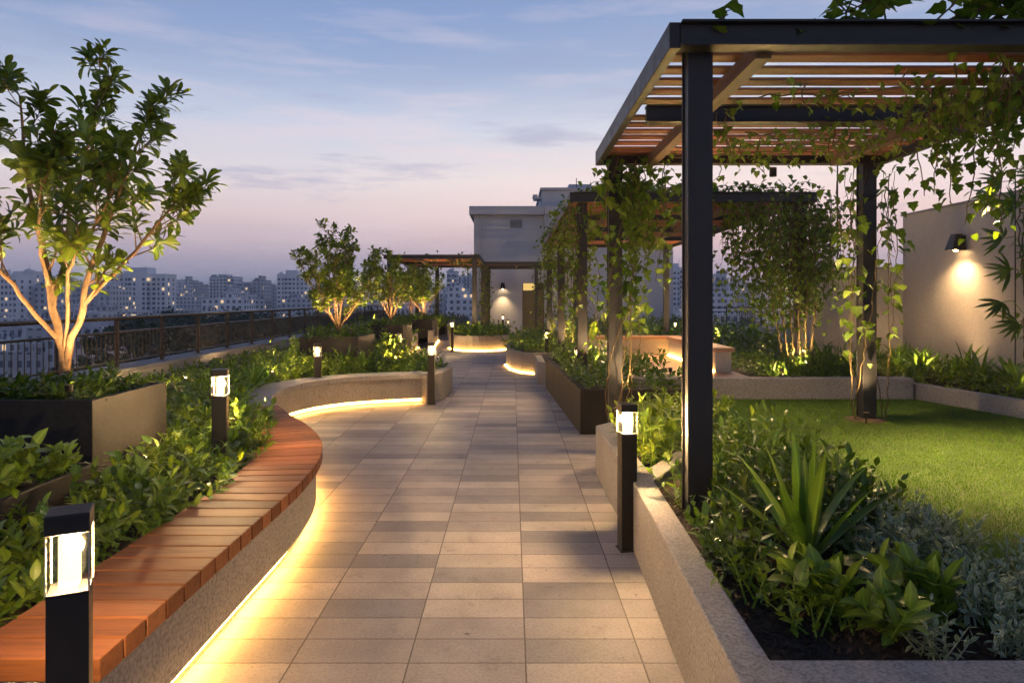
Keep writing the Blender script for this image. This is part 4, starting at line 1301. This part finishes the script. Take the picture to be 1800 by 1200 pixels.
s_ = [[(1.62 + rnd.random() * .5, 3.80, 3.12), (1.7 + rnd.random() * .4, 3.75, 3.2 + rnd.random() * .06), (1.9 + rnd.random() * .25, 3.78, 3.18 + .1 * rnd.random())] for k in range(4)]
s_ += [[(2.25 + rnd.random() * .6, 3.80, 3.12), (2.4 + rnd.random() * .5, 3.78, 3.2 + rnd.random() * .1), (2.7 + rnd.random() * .4, 3.8, 3.2 + .15 * rnd.random())] for k in range(9)]
s_ += [[(1.13, 3.75, 3.10), (1.15, 3.75, 3.15), (1.19, 3.75, 3.18)]]
vine('roof_vine', 'large fresh leaves showing above the front beam of the nearest pergola', s_, .07, .13, .058, spread=.03, hang=-.1)
# second pergola
s_ = []
for k in range(36):
    x = 1.0 + rnd.random() * 3.3; y = 9.8 + rnd.random() * .5
    s_.append([(x, y, 3.1), (x + .2, y, 3.18 + rnd.random() * .12), (x + .5, y, 3.1 + rnd.random() * .15)])
for k in range(40):
    x = 1.2 + rnd.random() * 3.2; y = 9.85 + rnd.random() * .3
    s_.append(drop(x, y, 3.1, rnd.uniform(.1, .35)))
for k in range(26):
    y = 10 + rnd.random() * 8.5; x = .95 + rnd.uniform(-.1, .15)
    s_.append([(x, y, 3.08), (x - .05, y + .3, 3.2), (x, y + .7, 3.1)]); s_.append(drop(x, y, 3.05, rnd.uniform(.2, .8)))
vine('roof_vine', 'vine blanket over the front beam and roof edge of the second pergola', s_, .05, .095, .04, spread=.07)
for (x, y, z0, nm) in ((1.02, 9.95, .5, 'nearest'), (1.02, 14.2, .4, 'middle'), (1.02, 18.6, .4, 'farthest')):
    s_ = [helix(x, y, z0, 3.0, .14 + .03 * k, .6, k * 1.4) for k in range(5)]
    s_ += [drop(x + rnd.uniform(-.25, .45), y + rnd.uniform(-.2, .5), 3.0, rnd.uniform(.5, 1.7)) for k in range(10)]
    vine('climbing_vine', f'vine climbing the {nm} path-side post of the second pergola', s_, .068, .095, .04, skip=.15, spread=.07)
s_ = []
for k in range(125):
    x = 4.15 + rnd.gauss(-.15, .42); y = 9.9 + rnd.gauss(0, .25)
    s_.append(drop(x, y, 3.0 - rnd.random() * .2, rnd.uniform(.9, 2.0) * (1 - .35 * min(1, abs(x - 4.0)))))
vine('vine_curtain', 'dense curtain of vine hiding the right post of the second pergola', s_, .045, .09, .038, spread=.09)
s_ = [[(3.95 + .07 * k, 9.75 + .05 * (k % 3), .46), (3.93 + .09 * k - .1, 9.75, .95), (3.9 + .12 * k - .15, 9.8, 1.5), (3.9 + .13 * k - .2, 9.85, 2.4)] for k in range(6)]
vine('trellis_vine', 'cluster of bare twisting vine trunks glowing in the uplight', s_, .25, .08, .034, r=.015, skip=.45, spread=.08)
# thin vines on the far pergola posts
for (x, y, lab) in ((-1.32, 31.0, 'thin vine on the far corner post of the dark pergola'), (-1.1, 28.2, 'thin vine on the post nearest the lit wall'), (-1.1, 32.0, 'thin vine on the post against the plant room'), (-3.4, 31, 'thin vine on the middle back post of the dark pergola'), (1.0, 28.2, 'thin vine on the post by the door')):
    s_ = [helix(x, y, .4, 2.95, .14, .6, k * 2.1) for k in range(3)]
    vine('climbing_vine', lab, s_, .09, .13, .055, skip=.1, spread=.07)
s_ = [drop(-4.3 + rnd.random() * 3, 24 + rnd.random() * .4, 3.1, rnd.uniform(.1, .7)) for k in range(26)]
vine('roof_vine', 'vine straggling from the front beam of the dark far pergola', s_, .08, .12, .05, spread=.08)
# climber with fingered leaves at the tall wall
s_ = [[(6.50, 8.6, .47), (6.42, 8.55, 1.1), (6.46, 8.6, 1.8), (6.38, 8.6, 2.5), (6.45, 8.6, 3.2)], [(6.52, 8.62, .47), (6.52, 8.6, 1.2), (6.42, 8.6, 2.1), (6.5, 8.6, 3.0)]]
cl_ = vine('wall_climber', 'tall climber with fingered palm-like leaves on the tall wall wire', s_, .12, .13, .05, r=.014, spread=.10, skip=.3, cat='climber', group=None)
tm = TM()
for (x, y, z) in ((6.1, 8.5, 3.05), (6.25, 8.5, 2.75), (6.15, 8.55, 2.35), (6.2, 8.5, 1.95), (6.1, 8.5, 1.55), (6.3, 8.5, 1.3), (6.5, 8.4, 2.2), (6.55, 8.4, 2.6), (6.45, 8.4, 3.1), (5.95, 8.5, 2.9)):
    k = 9
    a = np.radians(np.linspace(-80, 80, k)); t0 = rnd.uniform(2.3, 4.2)
    d = np.c_[np.cos(a + t0), rng.normal(0, .2, k), np.sin(a + t0) - .2]
    put_leaves(tm, 'lance', np.tile([[x, y, z]], (k, 1)), d, np.tile([[.1, -1, .3]], (k, 1)), rng.uniform(.24, .32, k), .022, rng.normal(.6, .2, k))
    tube(tm, [(6.45, 8.6, z - .15), ((x + 6.45) / 2, 8.55, z + .02), (x, y, z)], .005, 4)
o = tm.build('palm_leaves', M['leaf_dark'], cl_)
o.location = -Vector(cl_.location)

# ================================================================== garden lamps among the plants, with added fill lights in some beds
uplight(-2.95, 4.55, .91, (-3.2, 4.9, 2.6), 22, 'spotlight in the nearest tree box aimed up the trunk', 130)
uplight(-2.85, 5.15, .91, (-2.5, 5.0, 2.8), 24, 'spotlight behind the trunk in the nearest tree box', 120)
uplight(-3.75, 4.6, .91, (-3.6, 4.9, 2.8), 26, 'spotlight at the far side of the nearest tree box', 120)
for px, y, h, n_ in ((595, 12.2, 12, 'second'), (687, 17.4, 15, 'third'), (745, 23.0, 17, 'fourth')):
    uplight(X(px, y) + .32, y - .42, .95, (X(px, y), y, 2.3), h, f'spotlight right of the trunk of the {n_} tree', 140)
    uplight(X(px, y) - .32, y - .38, .95, (X(px, y), y, 2.3), h, f'spotlight left of the trunk of the {n_} tree', 140)
uplight(X(408, 6.6), 6.6, .44, (X(425, 6.6), 6.75, .7), 13, 'added fill spotlight among bright leaves behind the shrub bollard', 140)  # lamp added to brighten the leaves around it
uplight(1.05, 5.35, .42, (1.3, 5.7, .9), 14, 'added fill spotlight among the lance leaved plants by the path bollard', 150)  # added fill, lifts the lance leaves beside the bollard
uplight(1.55, 5.9, .42, (1.5, 6.3, .9), 14, 'added fill spotlight deeper among the lance leaved plants', 150)  # a further added lamp for the same leaves
uplight(-2.3, 5.6, .5, (-2.3, 5.9, .9), 6, 'added fill spotlight in the shrubs behind the middle of the bench', 150)  # fill lamp added to lighten the bench shrubs
uplight(-3.3, 9.4, .48, (-3.3, 9.8, 1.0), 11, 'added fill spotlight in the bed inside the stone wall curve', 150)  # added lamp brightening the planting in the wall curve
uplight(5.85, 7.6, .55, (6.0, 8.2, 1.0), 10, 'added fill spotlight among the ferns by the tall wall', 150)  # fill lamp added for the ferns
uplight(5.8, 9.6, .55, (6.0, 10.0, 1.0), 10, 'added fill spotlight among the ferns below the wall lamp', 150)  # another lamp added to brighten the ferns
uplight(-4.3, 9.0, .44, (-5.7, 10.5, .45), 26, 'added fill spotlight washing the parapet wall', 130)  # added lamp to lighten the parapet face
uplight(-4.3, 12.6, .44, (-5.7, 14.5, .45), 30, 'added fill spotlight washing the parapet wall further along', 130)  # added likewise for the next stretch of parapet
uplight(4.0, 9.45, .5, (4.05, 9.85, 1.6), 60, 'spotlight at the foot of the vine trunks', 110)
uplight(3.52, 8.86, .5, (3.5, 9.0, .7), 5, 'spotlight by the lit strap plant', 120)
uplight(1.3, 6.75, .38, (1.16, 7.0, 1.6), 45, 'spotlight at the foot of the vine on the path-side post', 95)
uplight(3.5, 6.75, .36, (3.64, 7.0, 1.4), 28, 'spotlight at the foot of the lawn post', 90)
uplight(6.3, 8.3, .5, (6.5, 8.7, 1.3), 1.5, 'spotlight below the wall climber', 110)
uplight(1.25, 9.7, .55, (1.05, 9.95, 1.8), 36, 'spotlight below the nearest post of the second pergola', 110)
uplight(1.3, 14.0, .45, (1.05, 14.3, 1.8), 45, 'spotlight below the middle post of the second pergola', 120)
uplight(1.3, 18.3, .45, (1.05, 18.6, 1.8), 50, 'spotlight below the farthest post of the second pergola', 120)
uplight(-1.3, 22.6, .46, (-1.2, 23, 1.4), 45, 'spotlight among the island planting', 150)
uplight(-2.0, 11.6, .45, (-2.0, 11.9, 1), 26, 'added fill spotlight in the bed behind the stone wall end', 150)  # fill lamp added for the planting behind the pier
uplight(X(690, 14.2), 14.2, .45, (X(690, 14.5), 14.6, 1), 30, 'added fill spotlight in the bed below the third tree', 150)  # added fill for the leaves under the third tree
uplight(-3.2, 26.5, .45, (-3.2, 27, 1.4), 60, 'spotlight in the beds of the far pergola', 150)
uplight(3.2, 16.5, .45, (3.3, 17, 1.4), 60, 'spotlight in the shrubs beyond the deck', 150)
uplight(5.2, 17.5, .45, (5.3, 18, 1.4), 60, 'spotlight in the shrubs farther beyond the deck', 150)
uplight(2.0, 8.62, .61, (2.2, 6.0, 2.95), 24, 'spotlight on the lawn wall aimed at the pergola roof', 110)
uplight(3.4, 8.6, .61, (3.2, 5.5, 2.95), 24, 'second spotlight on the lawn wall aimed at the pergola roof', 110)
# down-lamps under the pergola roof
def downlight(x, y, z, aim, power, label, angle=80):
    root = tag(empty('pergola_downlight', (x, y, z)), label, 'spotlight', 'down lights under the pergola roofs')
    MB().lathe((0, 0, -.09), [(.03, 0), (.035, .0), (.035, .088), (.02, .09)], 12).build('housing', M['lamp_metal'], root)
    lamp('SPOT', (0, 0, -.11), power, radius=.03, aim=(aim[0] - x, aim[1] - y, aim[2] - z), angle=angle, blend=1.0, name='lamp_glow', parent=root)
downlight(3.2, 5.25, 2.9, (3.8, 4.9, .34), 640, 'small down light under the cross beam above the lawn', 82)
downlight(2.6, 6.8, 2.9, (2.9, 6.2, .34), 170, 'added fill down light under the rear beam above the lawn', 130)  # extra lamp added to light the lawn more evenly
downlight(3.3, 12.0, 2.9, (2.6, 11, .6), 110, 'small down light above the deck seat', 100)
downlight(2.0, 12.0, 2.9, (2.0, 11, .6), 110, 'small down light above the middle of the deck', 100)

# ================================================================== city
MBX = MB
def block(px0, px1, ytop, d, depth, label, group='distant city blocks', mat='city', pent=True):
    x0, x1, z1 = X(px0, d), X(px1, d), Z(ytop, d)
    w = x1 - x0
    mb = MB().box(0, w, 0, depth, -36, z1)
    if pent:
        a = rnd.uniform(.15, .5); mb.box(w * a, w * (a + .3), depth * .2, depth * .7, z1 + .001, z1 + rnd.uniform(1.5, 4))
        for q in range(rnd.randint(1, 3)):                 # water tanks, stair heads and masts
            a = rnd.uniform(.02, .85); hh = rnd.uniform(.8, 2.2)
            mb.box(w * a, w * a + rnd.uniform(.8, 2), depth * .02, depth * .02 + 1.5, z1 + .002, z1 + hh)
        if rnd.random() < .4:
            a = rnd.uniform(.1, .9); mb.box(w * a, w * a + .18, depth * .3, depth * .3 + .18, z1 + .003, z1 + rnd.uniform(4, 8))
    o = mb.build('city_block', M[mat]); o.location = (x0, d, 0)
    return tag(o, label, 'building', group)

def apartment(name, px0, px1, ytop, d, depth, cols, label, fh=3.0, tower=None, lit=(), wall='city_white', rows=9, skipc=()):
    root = tag(empty(name), label, 'building')
    x0, x1, z1 = X(px0, d), X(px1, d), Z(ytop, d); w = x1 - x0
    MB().box(x0, x1, d, d + depth, -36, z1).build('wall', M[wall], root)
    MB().box(x0 - .2, x1 + .2, d - .2, d + depth + .2, z1 + .001, z1 + .6).build('roof', M[wall], root)
    if tower:
        a, b, yt = tower
        MB().box(X(a, d), X(b, d), d - 1.2, d + depth * .7, -36, Z(yt, d)).build('stair_tower', M[wall], root)
    cw = w / cols
    src = {}
    side = 1 if (x0 + x1) < 0 else -1                      # flank that faces the terrace
    wide = [rnd.choice((.20, .26, .32, .36)) for _ in range(cols)]
    tall = rnd.choice((.5, .58))
    def win(kind, ww, hh, loc, turn=0):
        key = (kind, ww)
        if key not in src:
            src[key] = MB().box(-ww, ww, -.12, .0, 0, hh).build('window', M['lit_window'] if kind else M['pane'], root)
            o = src[key]
        else:
            o = src[key].copy(); COL.objects.link(o)
        o.location = loc; o.rotation_euler = (0, 0, turn)
    for r_ in range(rows):
        z = z1 - 1.0 - fh * (r_ + 1) + .2
        for c_ in range(cols):
            if c_ in skipc: continue
            xc = x0 + cw * (c_ + .5)
            fy = d - 1.2 if tower and X(tower[0], d) - .3 * cw < xc < X(tower[1], d) + .3 * cw else d
            on = (r_, c_) in lit or rnd.random() < .05
            win(on, cw * wide[c_], fh * tall, (xc, fy - .001, z))
        for k in range(2 if r_ < 9 else 0):
            win(rnd.random() < .1, .7, fh * tall, ((x1 + .001) if side > 0 else (x0 - .001), d + depth * (.28 + .42 * k), z), R(90) * side)
    mb = MB()                                              # tanks and stair heads on the roof
    for q in range(3):
        a = rnd.uniform(.05, .8); mb.box(x0 + w * a, x0 + w * a + rnd.uniform(1.2, 3), d + 1, d + 4, z1 + .602, z1 + .6 + rnd.uniform(.8, 2.4))
    mb.box(x0 + w * .6, x0 + w * .6 + .2, d + 2, d + 2.2, z1 + .603, z1 + rnd.uniform(4, 7))
    mb.build('roof_tank', M[wall], root)
    mb = MB()                                              # storey bands
    for r_ in range(rows): mb.box(x0 - .05, x1 + .05, d - .10, d - .0005, z1 - 1.0 - fh * (r_ + 1) - .45, z1 - 1.0 - fh * (r_ + 1) - .25)
    mb.build('storey_band', M[wall], root)
    for c_ in skipc:                                       # stacked balconies
        for r_ in range(rows):
            z = z1 - 1.0 - fh * (r_ + 1)
            xc = x0 + cw * (c_ + .5)
            MB().box(xc - cw * .45, xc + cw * .45, d - 1.3, d - .001, z, z + .9).build('balcony', M[wall], root)
            MB().box(xc - cw * .36, xc + cw * .36, d - .1, d - .001, z + .92, z + fh * .85).build('window', M['pane'], root)
    settle(root, ((x0 + x1) / 2, d, -36))

apartment('apartment_block', 193, 291, 483, 430, 14, 12, 'white apartment tower with rows of dark windows just beyond the railing', tower=(226, 260, 470), lit=((0, 5), (0, 6), (0, 8), (3, 1)), skipc=(6,), rows=14)
apartment('apartment_block', -14, 29, 484, 350, 14, 6, 'pale apartment block cut by the frame behind the near tree', lit=((5, 3),), rows=14)
apartment('apartment_block', 30, 60, 478, 500, 14, 5, 'narrow pale tower behind the branches of the near tree', rows=13)
apartment('apartment_block', 487, 541, 483, 460, 14, 8, 'white apartment block with square windows left of the second tree', tower=(503, 523, 475), rows=13)
apartment('apartment_block', 368, 412, 487, 640, 20, 7, 'grey blue tower with a roof cube in the middle of the skyline', tower=(384, 398, 482), rows=13, wall='city')
apartment('apartment_block', 1175, 1208, 471, 400, 14, 5, 'pale apartment tower seen beside the vine pergola post', tower=(1181, 1192, 463), lit=((0, 0),), skipc=(3,), rows=14)
apartment('apartment_block', 785, 803, 478, 460, 14, 4, 'slim bluish tower behind the far pergola', rows=13, wall='city')
apartment('apartment_block', 806, 840, 486, 520, 14, 7, 'wider bluish tower behind the far pergola', rows=13, wall='city')
apartment('apartment_block', 1257, 1277, 483, 380, 16, 4, 'thin dark tower between the pergola post and the vine curtain', rows=13, wall='city')
for px0, px1, yt, d in ((62, 95, 500, 360), (98, 130, 497, 420), (140, 168, 496, 500), (172, 195, 505, 380), (300, 322, 499, 620), (318, 332, 492, 640), (336, 352, 499, 700), (415, 440, 499, 640), (443, 462, 492, 560), (464, 486, 502, 600), (545, 575, 500, 700), (596, 640, 497, 640), (640, 690, 506, 560), (700, 745, 496, 700), (745, 790, 503, 620), (1212, 1240, 506, 600), (1284, 1310, 488, 480), (1300, 1345, 500, 560), (1345, 1420, 505, 620)):
    block(px0, px1, yt, d, 20, 'hazy blue apartment block on the skyline', 'skyline blocks')
for k in range(150):
    d = 330 * (5.0 ** rnd.random()); px = rnd.uniform(-150, 1950)
    w = rnd.uniform(9, 28) * 1200 / d
    block(px, px + w, rnd.uniform(501, 524) + max(0, (520 - d) * .03), d, rnd.uniform(12, 25), 'small hazy block in the distant city', 'distant city blocks')
for k in range(130):
    d = rnd.uniform(150, 360); px = (rnd.uniform(-120, 330) if k % 2 else rnd.uniform(0, 900)) if k < 105 else rnd.uniform(1150, 1600)
    w = rnd.uniform(8, 20) * 1200 / d
    block(px, px + w, HY + (EYE + rnd.uniform(3, 14)) / d * 1200, d, rnd.uniform(9, 18), 'low flat roofed house in the streets below the terrace', 'low houses below the terrace', 'city_low', pent=rnd.random() < .6)
# tree canopy beyond the railing
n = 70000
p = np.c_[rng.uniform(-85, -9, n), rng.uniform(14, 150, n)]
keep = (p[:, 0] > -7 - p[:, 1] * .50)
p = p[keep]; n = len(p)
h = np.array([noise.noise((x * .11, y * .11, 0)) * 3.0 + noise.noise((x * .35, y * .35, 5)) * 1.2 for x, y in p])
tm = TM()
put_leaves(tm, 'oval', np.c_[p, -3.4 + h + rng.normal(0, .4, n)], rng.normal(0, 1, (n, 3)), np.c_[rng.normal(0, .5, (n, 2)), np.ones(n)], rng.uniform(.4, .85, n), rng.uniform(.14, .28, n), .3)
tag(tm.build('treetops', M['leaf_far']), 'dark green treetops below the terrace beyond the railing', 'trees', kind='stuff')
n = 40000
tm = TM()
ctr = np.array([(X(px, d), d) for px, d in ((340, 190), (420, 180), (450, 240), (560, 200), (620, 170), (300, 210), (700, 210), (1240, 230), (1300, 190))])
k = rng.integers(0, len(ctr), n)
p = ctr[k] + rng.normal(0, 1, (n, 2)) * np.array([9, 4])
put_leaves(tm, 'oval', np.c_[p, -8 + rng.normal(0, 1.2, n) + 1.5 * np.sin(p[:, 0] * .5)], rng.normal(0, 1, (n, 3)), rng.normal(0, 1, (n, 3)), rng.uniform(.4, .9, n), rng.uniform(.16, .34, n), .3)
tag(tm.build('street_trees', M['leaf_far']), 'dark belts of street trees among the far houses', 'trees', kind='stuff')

# evening haze over the city
m, nt, b = new_mat('haze')
nt.nodes.remove(b)
vol = N(nt, 'ShaderNodeVolumePrincipled')
vol.inputs['Color'].default_value = (.78, .87, 1.0, 1)
vol.inputs['Density'].default_value = .00045
vol.inputs['Anisotropy'].default_value = .1
L(nt, vol.outputs[0], nt.nodes['Material Output'].inputs['Volume'])
hz = MB().box(-4100, 4100, -700, 6100, -38, 60).build('haze', m)
hz['kind'] = 'stuff'; hz['label'] = 'thin blue evening haze over the city'
